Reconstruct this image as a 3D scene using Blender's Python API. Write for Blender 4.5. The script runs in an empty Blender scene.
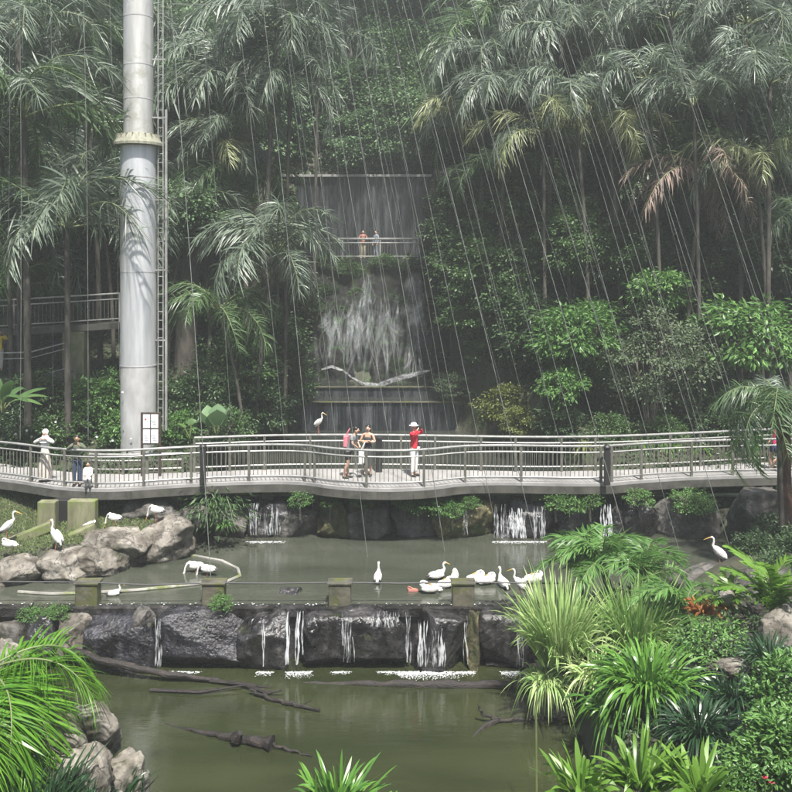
import bpy, math, random
import numpy as np
from mathutils import Vector, Matrix, noise

random.seed(7)
R = np.random.default_rng(11)
SC = bpy.context.scene
COL = SC.collection
F, CX, HY, CZ = 862.0, 396.0, 270.0, 9.42      # focal length in photo pixels, principal column, horizon row, eye height

def PX(px, Y): return (px - CX) * Y / F
def PZ(py, Y): return CZ - (py - HY) * Y / F

# ------------------------------------------------------------------ terrain height
def sm(a, b, x):
    t = np.clip((x - a) / (b - a), 0, 1)
    return t * t * (3 - 2 * t)
HS_Y = [-30, 0, 8, 12, 15, 20, 22.5, 26, 28, 30, 36, 42, 50, 60, 66, 80]
HS_Z = [7.6, 7.4, 3.2, 1.3, 0.9, 1.2, 1.75, 2.15, 2.8, 3.3, 5.3, 8.3, 15, 28, 35, 37]
def terrain(x, y):
    x = np.asarray(x, float); y = np.asarray(y, float)
    side = np.interp(y, HS_Y, HS_Z)
    n = 0.25 * np.sin(x * 0.9 + y * 0.4) * np.cos(y * 0.7 - x * 0.3) + 0.5 * np.sin(x * 0.31 + 1.3) * sm(30, 45, y)
    side = side + n * 0.7 + sm(14, 34, np.abs(x)) * 5 * sm(25, 45, y) * (1 - sm(50, 60, y))
    side = side + 1.0 * sm(5.5, 10, x) * sm(10, 13, y) * (1 - sm(20, 25, y))
    def cut(h, bed, xl, xr, w=0.8):
        m = sm(-w, 0, x - xl) * (1 - sm(0, w, x - xr))
        return h * (1 - m) + bed * m
    lo = cut(side, -0.7, np.interp(y, [12, 15.5, 18, 19.5, 20.8], [-4.6, -4.8, -7, -13, -14]),
             np.interp(y, [12, 15.5, 18, 20.8], [3.0, 3.4, 3.4, 4.6]))
    mlo = sm(12.0, 13.4, y) * (1 - sm(20.9, 21.2, y))
    mi = cut(side, 0.6, np.interp(y, [21, 22.3, 23.4, 26], [-15, -15, -7.0, -5.6]), np.interp(y, [21, 23, 26.5], [6.4, 8.8, 10.6]), .7)
    mmi = sm(20.9, 21.2, y) * (1 - sm(26.5, 27.1, y))
    up = cut(side, 1.9, np.interp(y, [27, 30, 37.5], [-6.3, -6, -5.2]), np.interp(y, [27, 30, 37.5], [9.5, 6, 2.7]), .8)
    mup = sm(26.5, 27.1, y) * (1 - sm(37.4, 37.6, y))
    tb = np.interp(y, [37.5, 38.9, 39.1, 40.5, 46.6, 47, 49.6, 50.0], [3.2, 3.2, 3.7, 3.7, 8.9, 9.75, 9.75, 14.4])
    ti = cut(side, tb, -5.2 + 0 * y, 2.6 + 0 * y, .7)
    mti = sm(37.4, 37.6, y) * (1 - sm(49.6, 51, y))
    return side * (1 - mlo - mmi - mup - mti) + lo * mlo + mi * mmi + up * mup + ti * mti
def TZ(x, y): return float(terrain(x, y))

# ------------------------------------------------------------------ objects
def link(o, parent=None):
    COL.objects.link(o)
    if parent is not None: o.parent = parent
    return o
def tag(o, label=None, cat=None, group=None, kind=None):
    if label: o['label'] = label
    if cat: o['category'] = cat
    if group: o['group'] = group
    if kind: o['kind'] = kind
    return o
def empty(name, loc=(0, 0, 0), rz=0.0):
    o = bpy.data.objects.new(name, None)
    o.empty_display_size = 0.2
    o.location = loc; o.rotation_euler = (0, 0, rz)
    return link(o)
def mobj(name, mesh, parent=None, loc=None, rot=None, scale=None):
    o = bpy.data.objects.new(name, mesh); link(o, parent)
    if loc is not None: o.location = loc
    if rot is not None: o.rotation_euler = rot
    if scale is not None: o.scale = scale
    return o
def np_mesh(name, V, Q, mats, midx=None, smooth=True):
    """V (n,3), Q (m,4) quads (a triangle repeats nothing: use tri list through from_pydata instead)"""
    me = bpy.data.meshes.new(name)
    V = np.asarray(V, np.float32); Q = np.asarray(Q, np.int32)
    me.vertices.add(len(V)); me.vertices.foreach_set('co', V.ravel())
    me.loops.add(Q.size); me.loops.foreach_set('vertex_index', Q.ravel())
    me.polygons.add(len(Q)); me.polygons.foreach_set('loop_start', np.arange(0, Q.size, 4, dtype=np.int32))
    me.polygons.foreach_set('loop_total', np.full(len(Q), 4, np.int32))
    if midx is not None: me.polygons.foreach_set('material_index', np.asarray(midx, np.int32))
    me.polygons.foreach_set('use_smooth', np.full(len(Q), smooth))
    for m in (mats if isinstance(mats, (list, tuple)) else [mats]): me.materials.append(m)
    me.update(calc_edges=True)
    return me

class MB:
    def __init__(s): s.v = []; s.f = []
    def box(s, c, d, rz=0.0, rot=None):
        M = rot if rot is not None else Matrix.Rotation(rz, 3, 'Z')
        b = len(s.v)
        for z in (-.5, .5):
            for y in (-.5, .5):
                for x in (-.5, .5):
                    s.v.append(tuple(Vector(c) + M @ Vector((x * d[0], y * d[1], z * d[2]))))
        for q in ((0, 2, 3, 1), (4, 5, 7, 6), (0, 1, 5, 4), (2, 6, 7, 3), (0, 4, 6, 2), (1, 3, 7, 5)):
            s.f.append(tuple(b + i for i in q))
        return s
    def bar(s, a, b, w, h):
        a = Vector(a); b = Vector(b); d = (b - a)
        x = d.normalized(); up = Vector((0, 0, 1))
        y = up.cross(x); y = y.normalized() if y.length > 1e-4 else Vector((0, 1, 0))
        z = x.cross(y)
        return s.box((a + b) / 2, (d.length, w, h), rot=Matrix((x, y, z)).transposed())
    def tube(s, pts, r, n=8, cap=True):
        pts = [Vector(p) for p in pts]
        rr = r if isinstance(r, (list, tuple)) else [r] * len(pts)
        b = len(s.v); k = len(pts)
        ref = None
        for i, p in enumerate(pts):
            t = (pts[min(i + 1, k - 1)] - pts[max(i - 1, 0)])
            t = t.normalized() if t.length > 1e-9 else Vector((0, 0, 1))
            if ref is None:
                ref = Vector((1, 0, 0)) if abs(t.x) < .9 else Vector((0, 1, 0))
            x = (ref - t * ref.dot(t)).normalized(); ref = x; y = t.cross(x)
            for j in range(n):
                a = 2 * math.pi * j / n
                s.v.append(tuple(p + (x * math.cos(a) + y * math.sin(a)) * rr[i]))
        for i in range(k - 1):
            for j in range(n):
                s.f.append((b + i * n + j, b + i * n + (j + 1) % n, b + (i + 1) * n + (j + 1) % n, b + (i + 1) * n + j))
        if cap:
            s.f.append(tuple(b + j for j in reversed(range(n))))
            s.f.append(tuple(b + (k - 1) * n + j for j in range(n)))
        return s
    def lathe(s, c, prof, n=24):
        b = len(s.v); k = len(prof)
        for r, z in prof:
            for j in range(n):
                a = 2 * math.pi * j / n
                s.v.append((c[0] + r * math.cos(a), c[1] + r * math.sin(a), c[2] + z))
        for i in range(k - 1):
            for j in range(n):
                s.f.append((b + i * n + j, b + i * n + (j + 1) % n, b + (i + 1) * n + (j + 1) % n, b + (i + 1) * n + j))
        s.f.append(tuple(b + j for j in reversed(range(n)))); s.f.append(tuple(b + (k - 1) * n + j for j in range(n)))
        return s
    def ell(s, c, r, n=12, m=8, rot=None):
        b = len(s.v); c = Vector(c)
        for i in range(1, m):
            ph = math.pi * i / m
            for j in range(n):
                a = 2 * math.pi * j / n
                p = Vector((r[0] * math.sin(ph) * math.cos(a), r[1] * math.sin(ph) * math.sin(a), r[2] * math.cos(ph)))
                if rot is not None: p = rot @ p
                s.v.append(tuple(c + p))
        t = Vector((0, 0, r[2])); 
        if rot is not None: t = rot @ t
        s.v.append(tuple(c + t)); s.v.append(tuple(c - t)); T = len(s.v) - 2; B = T + 1
        for i in range(m - 2):
            for j in range(n):
                s.f.append((b + i * n + j, b + (i + 1) * n + j, b + (i + 1) * n + (j + 1) % n, b + i * n + (j + 1) % n))
        for j in range(n):
            s.f.append((T, b + j, b + (j + 1) % n)); s.f.append((B, b + (m - 2) * n + (j + 1) % n, b + (m - 2) * n + j))
        return s
    def prism(s, poly, z0, z1):
        b = len(s.v); n = len(poly)
        for z in (z0, z1):
            for p in poly: s.v.append((p[0], p[1], z))
        s.f.append(tuple(b + i for i in reversed(range(n)))); s.f.append(tuple(b + n + i for i in range(n)))
        for i in range(n): s.f.append((b + i, b + (i + 1) % n, b + n + (i + 1) % n, b + n + i))
        return s
    def mesh(s, name, m, smooth=False, angle=None):
        me = bpy.data.meshes.new(name); me.from_pydata(s.v, [], s.f); me.update()
        for q in (m if isinstance(m, (list, tuple)) else [m]): me.materials.append(q)
        if smooth:
            me.polygons.foreach_set('use_smooth', [True] * len(me.polygons)); me.set_sharp_from_angle(angle=math.radians(40))
        return me
    def build(s, name, m, parent=None, smooth=False, bevel=0):
        o = mobj(name, s.mesh(name, m, smooth), parent)
        if bevel:
            b = o.modifiers.new('bevel', 'BEVEL'); b.width = bevel; b.segments = 2; b.limit_method = 'ANGLE'
        return o

# ------------------------------------------------------------------ materials
def nodes(name):
    m = bpy.data.materials.new(name); m.use_nodes = True
    nt = m.node_tree; nt.nodes.clear()
    out = nt.nodes.new('ShaderNodeOutputMaterial')
    return m, nt, out
def N(nt, t, **k):
    n = nt.nodes.new(t)
    for a, b in k.items():
        if a.startswith('i_'):
            key = a[2:].replace('_', ' ')
            n.inputs[key].default_value = b
        else: setattr(n, a, b)
    return n
def c4(c): return (c[0], c[1], c[2], 1.0)
def ramp(nt, fac, stops):
    r = nt.nodes.new('ShaderNodeValToRGB'); e = r.color_ramp.elements
    while len(e) < len(stops): e.new(0.5)
    for i, (p, c) in enumerate(stops): e[i].position = p; e[i].color = c4(c) if len(c) == 3 else c
    nt.links.new(fac, r.inputs[0]); return r.outputs[0]
def leaf_mat(name, a, b, rough=0.45, transl=0.3, tip=None, spec=0.5):
    m, nt, out = nodes(name); L = nt.links
    geo = N(nt, 'ShaderNodeNewGeometry'); oi = N(nt, 'ShaderNodeObjectInfo')
    ad = N(nt, 'ShaderNodeMath', operation='MULTIPLY_ADD'); ad.inputs[1].default_value = .65; 
    L.new(geo.outputs['Random Per Island'], ad.inputs[0])
    mu = N(nt, 'ShaderNodeMath', operation='MULTIPLY'); mu.inputs[1].default_value = .35; L.new(oi.outputs['Random'], mu.inputs[0])
    L.new(mu.outputs[0], ad.inputs[2])
    mid = tuple((x + y) / 2 for x, y in zip(a, b))
    st = [(0, a), (.55, mid), (1, b)]
    if tip: st = [(0, a), (.5, mid), (.9, b), (.97, tip)]
    col = ramp(nt, ad.outputs[0], st)
    p = N(nt, 'ShaderNodeBsdfPrincipled'); p.inputs['Roughness'].default_value = rough
    p.inputs['Specular IOR Level'].default_value = spec
    L.new(col, p.inputs['Base Color'])
    t = N(nt, 'ShaderNodeBsdfTranslucent'); L.new(col, t.inputs[0])
    mx = N(nt, 'ShaderNodeMixShader'); mx.inputs[0].default_value = transl
    L.new(p.outputs[0], mx.inputs[1]); L.new(t.outputs[0], mx.inputs[2]); L.new(mx.outputs[0], out.inputs[0])
    return m
def surf_mat(name, stops, scale=3, detail=6, rough=0.8, bump=0.3, bscale=None, metal=0, spec=.5, stretch=(1, 1, 1), moss=None, mosslo=.55, wet=None, dist=0.03):
    """noise-coloured surface with bump; moss=(colour) grows in patches on upward faces"""
    m, nt, out = nodes(name); L = nt.links
    tc = N(nt, 'ShaderNodeTexCoord'); mp = N(nt, 'ShaderNodeMapping'); mp.inputs['Scale'].default_value = stretch
    geo = N(nt, 'ShaderNodeNewGeometry')
    L.new(geo.outputs['Position'], mp.inputs[0])
    n = N(nt, 'ShaderNodeTexNoise'); n.inputs['Scale'].default_value = scale; n.inputs['Detail'].default_value = detail; n.inputs['Roughness'].default_value = .62
    L.new(mp.outputs[0], n.inputs['Vector'])
    col = ramp(nt, n.outputs['Fac'], stops)
    p = N(nt, 'ShaderNodeBsdfPrincipled'); p.inputs['Metallic'].default_value = metal; p.inputs['Specular IOR Level'].default_value = spec
    n2 = N(nt, 'ShaderNodeTexNoise'); n2.inputs['Scale'].default_value = bscale or scale * 4; n2.inputs['Detail'].default_value = 8
    L.new(mp.outputs[0], n2.inputs['Vector'])
    if moss:
        n3 = N(nt, 'ShaderNodeTexNoise'); n3.inputs['Scale'].default_value = 1.7; n3.inputs['Detail'].default_value = 7; n3.inputs['Roughness'].default_value = .7
        L.new(geo.outputs['Position'], n3.inputs['Vector'])
        mr = ramp(nt, n3.outputs['Fac'], [(mosslo, (0, 0, 0)), (mosslo + .1, (1, 1, 1))])
        mx = N(nt, 'ShaderNodeMix', data_type='RGBA'); L.new(mr, mx.inputs['Factor']); L.new(col, mx.inputs['A']); mx.inputs['B'].default_value = c4(moss)
        col = mx.outputs['Result']
    L.new(col, p.inputs['Base Color'])
    if name.startswith('rock') or name == 'cliff':
        v1 = N(nt, 'ShaderNodeTexVoronoi', feature='DISTANCE_TO_EDGE'); v1.inputs['Scale'].default_value = 1.5
        wv = N(nt, 'ShaderNodeVectorMath', operation='MULTIPLY_ADD'); wv.inputs[1].default_value = (.55, .55, .55); L.new(n2.outputs['Color'], wv.inputs[0]); L.new(geo.outputs['Position'], wv.inputs[2]); L.new(wv.outputs[0], v1.inputs['Vector'])
        cr = ramp(nt, v1.outputs['Distance'], [(0, (.25, .25, .25)), (.045, (1, 1, 1))])
        n5 = N(nt, 'ShaderNodeTexNoise'); n5.inputs['Scale'].default_value = .9; n5.inputs['Detail'].default_value = 8; m5 = N(nt, 'ShaderNodeMapping'); m5.inputs['Scale'].default_value = (2.5, 2.5, .5); L.new(geo.outputs['Position'], m5.inputs[0]); L.new(m5.outputs[0], n5.inputs['Vector'])
        s5 = ramp(nt, n5.outputs['Fac'], [(.38, (.42, .40, .36)), (.6, (1, 1, 1))])
        for f_ in (cr, s5):
            mm = N(nt, 'ShaderNodeMix', data_type='RGBA', blend_type='MULTIPLY'); mm.inputs['Factor'].default_value = 1; L.new(col, mm.inputs['A']); L.new(f_, mm.inputs['B']); col = mm.outputs['Result']
        L.new(col, p.inputs['Base Color'])
    if wet is not None:
        rr = ramp(nt, n.outputs['Fac'], [(.35, (wet,) * 3), (.65, (rough,) * 3)]); L.new(rr, p.inputs['Roughness'])
    else: p.inputs['Roughness'].default_value = rough
    if bump:
        bp = N(nt, 'ShaderNodeBump'); bp.inputs['Strength'].default_value = bump; bp.inputs['Distance'].default_value = dist
        L.new(n2.outputs['Fac'], bp.inputs['Height']); L.new(bp.outputs[0], p.inputs['Normal'])
    L.new(p.outputs[0], out.inputs[0]); return m
def water_mat(name, c1, c2, rough=.04, bump=.12, bs=3.0, st=(1, 2.2, 1)):
    m, nt, out = nodes(name); L = nt.links
    geo = N(nt, 'ShaderNodeNewGeometry')
    mp = N(nt, 'ShaderNodeMapping'); mp.inputs['Scale'].default_value = st; L.new(geo.outputs['Position'], mp.inputs[0])
    n = N(nt, 'ShaderNodeTexNoise'); n.inputs['Scale'].default_value = .35; n.inputs['Detail'].default_value = 4; L.new(mp.outputs[0], n.inputs['Vector'])
    col = ramp(nt, n.outputs['Fac'], [(.35, c1), (.65, c2)])
    n2 = N(nt, 'ShaderNodeTexNoise'); n2.inputs['Scale'].default_value = bs; n2.inputs['Detail'].default_value = 5; n2.inputs['Roughness'].default_value = .55; L.new(mp.outputs[0], n2.inputs['Vector'])
    bp = N(nt, 'ShaderNodeBump'); bp.inputs['Strength'].default_value = bump; bp.inputs['Distance'].default_value = .05
    L.new(n2.outputs['Fac'], bp.inputs['Height'])
    p = N(nt, 'ShaderNodeBsdfPrincipled'); p.inputs['Roughness'].default_value = rough; p.inputs['IOR'].default_value = 1.33
    p.inputs['Specular IOR Level'].default_value = 1.0
    L.new(col, p.inputs['Base Color']); L.new(bp.outputs[0], p.inputs['Normal']); L.new(p.outputs[0], out.inputs[0]); return m
def foam_mat(name, lo=.42, hi=.6, scale=(9, 9, 1.2), amax=1.0, ns=1.0, colr=(.8, .84, .86)):
    """white water: streaked see-through noise"""
    m, nt, out = nodes(name); L = nt.links
    geo = N(nt, 'ShaderNodeNewGeometry')
    mp = N(nt, 'ShaderNodeMapping'); mp.inputs['Scale'].default_value = scale; L.new(geo.outputs['Position'], mp.inputs[0])
    n = N(nt, 'ShaderNodeTexNoise'); n.inputs['Scale'].default_value = ns; n.inputs['Detail'].default_value = 5; n.inputs['Roughness'].default_value = .65; L.new(mp.outputs[0], n.inputs['Vector'])
    a = ramp(nt, n.outputs['Fac'], [(lo, (0, 0, 0)), (hi, (amax,) * 3)])
    p = N(nt, 'ShaderNodeBsdfPrincipled'); p.inputs['Base Color'].default_value = c4(colr); p.inputs['Roughness'].default_value = .35
    t = N(nt, 'ShaderNodeBsdfTransparent'); mx = N(nt, 'ShaderNodeMixShader')
    L.new(a, mx.inputs[0]); L.new(t.outputs[0], mx.inputs[1]); L.new(p.outputs[0], mx.inputs[2]); L.new(mx.outputs[0], out.inputs[0]); return m
def plain(name, c, rough=.6, metal=0, spec=.5, var=.12, scale=8):
    return surf_mat(name, [(.3, tuple(x * (1 - var) for x in c)), (.7, tuple(min(1, x * (1 + var)) for x in c))], scale=scale, rough=rough, metal=metal, spec=spec, bump=0.08, dist=.01)

M = {}
M['palm_grey'] = leaf_mat('palm_grey', (.06, .095, .06), (.24, .29, .225), .42, .25, spec=.5)
M['palm_green'] = leaf_mat('palm_green', (.04, .08, .03), (.13, .21, .09), .4, .3)
M['palm_yellow'] = leaf_mat('palm_yellow', (.15, .19, .08), (.40, .43, .24), .45, .35)
M['palm_dead'] = leaf_mat('palm_dead', (.16, .11, .085), (.32, .25, .20), .7, .15)
M['palm_bright'] = leaf_mat('palm_bright', (.05, .15, .012), (.17, .36, .04), .35, .35)
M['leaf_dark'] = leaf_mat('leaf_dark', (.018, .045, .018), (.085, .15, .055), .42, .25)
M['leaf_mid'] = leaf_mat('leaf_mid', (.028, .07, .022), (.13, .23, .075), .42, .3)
M['leaf_bright'] = leaf_mat('leaf_bright', (.06, .15, .035), (.19, .36, .10), .4, .35)
M['leaf_haze'] = leaf_mat('leaf_haze', (.08, .16, .075), (.23, .35, .17), .5, .35)  # greens paled to put distance haze into the colour; also pale elephant ear leaves
M['leaf_grey'] = leaf_mat('leaf_grey', (.06, .10, .045), (.18, .24, .13), .5, .3)
M['leaf_yellow'] = leaf_mat('leaf_yellow', (.09, .13, .03), (.24, .27, .07), .45, .35)
M['leaf_lime'] = leaf_mat('leaf_lime', (.06, .15, .015), (.20, .36, .06), .38, .4)
M['grass_blade'] = leaf_mat('grass_blade', (.12, .28, .05), (.52, .62, .28), .45, .35)
M['lily_blade'] = leaf_mat('lily_blade', (.04, .12, .02), (.16, .34, .05), .35, .3)
M['dark_blade'] = leaf_mat('dark_blade', (.012, .035, .015), (.035, .085, .03), .3, .2, spec=.7)
M['croton'] = leaf_mat('croton', (.20, .06, .025), (.50, .26, .04), .45, .3)
M['lawn'] = leaf_mat('lawn', (.07, .11, .03), (.17, .22, .07), .6, .3)
M['bark'] = surf_mat('bark', [(.3, (.022, .02, .016)), (.7, (.09, .08, .065))], scale=6, stretch=(1, 1, .35), bump=.6, moss=(.05, .08, .03), mosslo=.6)
M['bark_pale'] = surf_mat('bark_pale', [(.3, (.12, .09, .07)), (.7, (.3, .26, .22))], scale=6, stretch=(1, 1, .4), bump=.6)
M['bark_red'] = surf_mat('bark_red', [(.35, (.015, .010, .008)), (.7, (.10, .04, .02))], scale=5, stretch=(1, 1, .4), bump=.9)
M['stem'] = plain('stem', (.12, .15, .06), .5)
M['ground'] = surf_mat('ground', [(.3, (.02, .022, .013)), (.6, (.05, .05, .03)), (.8, (.09, .08, .05))], scale=1.2, bump=.6, dist=.1, moss=(.035, .055, .018), mosslo=.48)
M['rock_pale'] = surf_mat('rock_pale', [(.28, (.05, .046, .036)), (.48, (.18, .165, .14)), (.72, (.38, .355, .31))], scale=1.6, rough=.75, bump=.8, dist=.06, moss=(.09, .10, .05), mosslo=.58)  # strong dark-to-pale contrast also paints ambient shade into the rock colour
M['rock_grey'] = surf_mat('rock_grey', [(.25, (.03, .029, .025)), (.5, (.09, .085, .078)), (.75, (.21, .2, .185))], scale=1.8, rough=.7, bump=.8, dist=.06, moss=(.06, .075, .03), mosslo=.56)
M['rock_wet'] = surf_mat('rock_wet', [(.25, (.008, .008, .009)), (.5, (.030, .029, .030)), (.75, (.095, .09, .09))], scale=2.6, rough=.5, wet=.12, bump=.9, dist=.05, moss=(.035, .045, .015), mosslo=.6)
M['rock_violet'] = surf_mat('rock_violet', [(.25, (.007, .007, .009)), (.5, (.026, .026, .032)), (.75, (.09, .088, .098))], scale=3.6, rough=.5, wet=.15, bump=1, dist=.05, moss=(.03, .04, .015), mosslo=.6)
M['rock_moss'] = surf_mat('rock_moss', [(.3, (.04, .04, .02)), (.55, (.14, .13, .06)), (.75, (.28, .25, .13))], scale=2.2, rough=.8, bump=.9, dist=.05, moss=(.06, .09, .02), mosslo=.5)
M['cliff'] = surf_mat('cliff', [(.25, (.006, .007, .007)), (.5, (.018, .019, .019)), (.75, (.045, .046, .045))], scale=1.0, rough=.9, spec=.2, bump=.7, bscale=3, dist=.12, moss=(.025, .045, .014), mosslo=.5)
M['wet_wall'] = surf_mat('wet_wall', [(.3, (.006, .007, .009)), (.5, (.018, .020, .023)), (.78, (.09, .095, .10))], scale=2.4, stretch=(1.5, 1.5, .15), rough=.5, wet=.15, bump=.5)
M['concrete'] = surf_mat('concrete', [(.3, (.14, .135, .12)), (.7, (.34, .33, .30))], scale=2, rough=.85, bump=.3, moss=(.13, .15, .05), mosslo=.5)
M['concrete_moss'] = surf_mat('concrete_moss', [(.3, (.08, .08, .045)), (.7, (.22, .22, .13))], scale=2.5, stretch=(2, 2, .5), rough=.85, bump=.3, moss=(.12, .16, .04), mosslo=.52)
M['concrete_dark'] = surf_mat('concrete_dark', [(.3, (.03, .03, .02)), (.7, (.13, .12, .085))], scale=3, rough=.7, bump=.5, moss=(.07, .08, .02), mosslo=.5)
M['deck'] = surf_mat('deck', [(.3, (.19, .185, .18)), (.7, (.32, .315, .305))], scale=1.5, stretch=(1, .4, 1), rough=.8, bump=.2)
M['deck_edge_shade'] = surf_mat('deck_edge_shade', [(.3, (.035, .034, .028)), (.7, (.09, .088, .075))], scale=2.5, rough=.8, bump=.3)  # edge colour darkened to hold the shadow on the bridge face
M['rail'] = surf_mat('rail', [(.3, (.22, .22, .21)), (.7, (.42, .42, .40))], scale=3, rough=.42, metal=.35, bump=.05)
M['rail_dark'] = surf_mat('rail_dark', [(.3, (.06, .06, .05)), (.7, (.15, .15, .125))], scale=4, rough=.6, bump=.1)
M['mast'] = surf_mat('mast', [(.25, (.40, .41, .42)), (.5, (.58, .59, .60)), (.7, (.66, .67, .68))], scale=3.2, stretch=(1, 1, .12), rough=.55, metal=.6, spec=.9, bump=.04)
M['mast_top'] = surf_mat('mast_top', [(.25, (.34, .34, .32)), (.7, (.56, .56, .54))], scale=3.5, stretch=(1, 1, .12), rough=.55, metal=.45, bump=.04, moss=(.38, .38, .34), mosslo=.5)
M['mast_base'] = surf_mat('mast_base', [(.3, (.26, .26, .26)), (.7, (.46, .46, .45))], scale=2, stretch=(1, 1, .5), rough=.5, metal=.0, bump=.08)
M['collar'] = surf_mat('collar', [(.3, (.14, .14, .10)), (.7, (.28, .28, .22))], scale=4, stretch=(2, 2, .4), rough=.7)
M['cable'] = plain('cable', (.16, .17, .155), .6, var=.5, scale=5)
M['cable_dark'] = plain('cable_dark', (.06, .06, .06), .6)
M['black'] = plain('black', (.018, .018, .018), .5)
M['white_panel'] = plain('white_panel', (.78, .79, .80), .5, var=.04)
M['print'] = plain('print', (.2, .22, .25), .6)
M['print_red'] = plain('print_red', (.4, .12, .1), .6)
M['dark_wood'] = surf_mat('dark_wood', [(.3, (.02, .014, .01)), (.7, (.07, .05, .04))], scale=4, rough=.6)
M['log'] = surf_mat('log', [(.3, (.006, .005, .004)), (.55, (.018, .014, .012)), (.8, (.08, .06, .05))], scale=4, stretch=(1, 2, 3), rough=.8, wet=.5, bump=1, dist=.03)
M['pond'] = water_mat('pond', (.017, .022, .009), (.031, .037, .016), rough=.04, bump=.13, bs=2.6, st=(.7, 2.4, 1))
M['pond_mid'] = water_mat('pond_mid', (.036, .042, .030), (.060, .066, .050), rough=.04, bump=.14, bs=3.2, st=(.7, 2.4, 1))  # base lightened to grey so the colour carries surface reflection
M['pond_up'] = water_mat('pond_up', (.02, .025, .02), (.04, .045, .035), rough=.06, bump=.2, bs=3)
M['stream'] = foam_mat('stream', .30, .55, (10, 10, 3), amax=.5)
M['stream_thin'] = foam_mat('stream_thin', .34, .62, (10, 10, 3), amax=.42)
M['veil'] = foam_mat('veil', .15, .75, (5, 1.0, .5), amax=.09, colr=(.42, .46, .48))
M['curtain'] = foam_mat('curtain', .5, .75, (5, 5, .2), amax=.10, colr=(.5, .53, .56))
M['white_water'] = plain('white_water', (.72, .75, .76), .5)
M['foam'] = foam_mat('foam', .40, .55, (4, 7, 4), amax=.95)
M['foam_thin'] = foam_mat('foam_thin', .50, .62, (3, 8, 3), amax=.8, colr=(.6, .62, .6))
M['skin'] = plain('skin', (.46, .28, .20), .5, var=.06)
M['skin_tan'] = plain('skin_tan', (.33, .19, .12), .5, var=.06)
M['hair'] = plain('hair', (.012, .010, .009), .45)
M['hair_grey'] = plain('hair_grey', (.35, .34, .32), .6)
def cloth(n, c): M[n] = surf_mat(n, [(.35, tuple(x * .78 for x in c)), (.65, c)], scale=9, rough=.9, bump=.7, bscale=7, dist=.03, stretch=(1, 1, .5)); return M[n]
for n, c in dict(red=(.62, .03, .05), white=(.80, .79, .77), black_c=(.02, .02, .022), grey_c=(.22, .23, .24), denim=(.045, .07, .14), olive=(.10, .12, .08),
                 pink=(.70, .22, .26), magenta=(.62, .05, .16), navy=(.03, .045, .13), salmon=(.30, .13, .10), bluegrey=(.24, .28, .34), yellow=(.75, .55, .05),
                 cream=(.62, .56, .50), khaki=(.30, .27, .2), charcoal=(.05, .052, .05)).items(): cloth(n, c)
M['feather'] = surf_mat('feather', [(.35, (.50, .49, .46)), (.6, (.70, .69, .66))], scale=16, stretch=(1, 1, 2), rough=.9, bump=.6, bscale=30, dist=.02)
M['feather_black'] = plain('feather_black', (.02, .02, .022), .55)
M['feather_pink'] = plain('feather_pink', (.34, .13, .11), .8)
M['feather_grey'] = plain('feather_grey', (.22, .2, .18), .8)
M['bill'] = plain('bill', (.60, .38, .10), .5)
M['bird_leg'] = plain('bird_leg', (.36, .15, .11), .6)
M['petal'] = plain('petal', (.82, .82, .78), .6)
M['petal_red'] = plain('petal_red', (.30, .01, .04), .5)

# ------------------------------------------------------------------ vectorised plant geometry
def unit(a): return a / np.maximum(np.linalg.norm(a, axis=-1, keepdims=True), 1e-9)
def blades(base, d, length, width, droop, k=4, side=None, fold=0.0, prof='lance'):
    """strips: base (n,3), d (n,3) unit, length, width, droop (n,) -> V, Q"""
    n = len(base); t = np.linspace(0, 1, k + 1)
    L = np.asarray(length)[:, None, None] * np.ones((n, 1, 1)); T = t[None, :, None]
    g = np.array([0, 0, -1.0])
    P = base[:, None, :] + d[:, None, :] * L * T + g * (np.asarray(droop)[:, None, None] * L) * T ** 2
    if side is None:
        side = np.cross(d, g) + R.normal(0, .35, d.shape)
    side = unit(side)
    w = (np.sin(np.pi * np.clip(t * .86 + .14, 0, 1)) ** .7) if prof == 'lance' else (1 - t ** 2) ** .6 * .9 + .02
    w[-1] = .04
    W = side[:, None, :] * (np.asarray(width)[:, None, None] * .5) * w[None, :, None]
    V = np.stack([P - W, P + W], axis=2).reshape(-1, 3)
    b = (np.arange(n) * (k + 1) * 2)[:, None] + (np.arange(k) * 2)[None, :]
    Q = np.stack([b, b + 1, b + 3, b + 2], axis=-1).reshape(-1, 4)
    return V, Q
def leaves(p, axis, size, wr=.5, nrm=None, fold=.25):
    """folded leaves of two quads: p (n,3) base, axis (n,3) unit, size (n,)"""
    n = len(p); s = np.asarray(size)[:, None]
    if nrm is None: nrm = np.tile([0, 0, 1.0], (n, 1)) + R.normal(0, .45, (n, 3))
    side = unit(np.cross(axis, nrm)); up = np.cross(side, axis)
    tip = p + axis * s - up * s * .12
    mid = p + axis * s * .48 + up * s * .06
    l = p + axis * s * .42 + side * s * wr * .5 - up * s * fold * .3
    r = p + axis * s * .42 - side * s * wr * .5 - up * s * fold * .3
    V = np.stack([p, l, tip, mid, r], axis=1).reshape(-1, 3)
    b = np.arange(n)[:, None] * 5
    Q = np.stack([b + [0, 1, 2, 3], b + [0, 3, 2, 4]], axis=1).reshape(-1, 4)
    return V, Q
def join(parts):
    Vs, Qs, Ms = [], [], []; o = 0
    for it in parts:
        V, Q = it[0], it[1]; m = it[2] if len(it) > 2 else 0
        Vs.append(V); Qs.append(Q + o); Ms.append(np.full(len(Q), m)); o += len(V)
    return np.concatenate(Vs), np.concatenate(Qs), np.concatenate(Ms)
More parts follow.
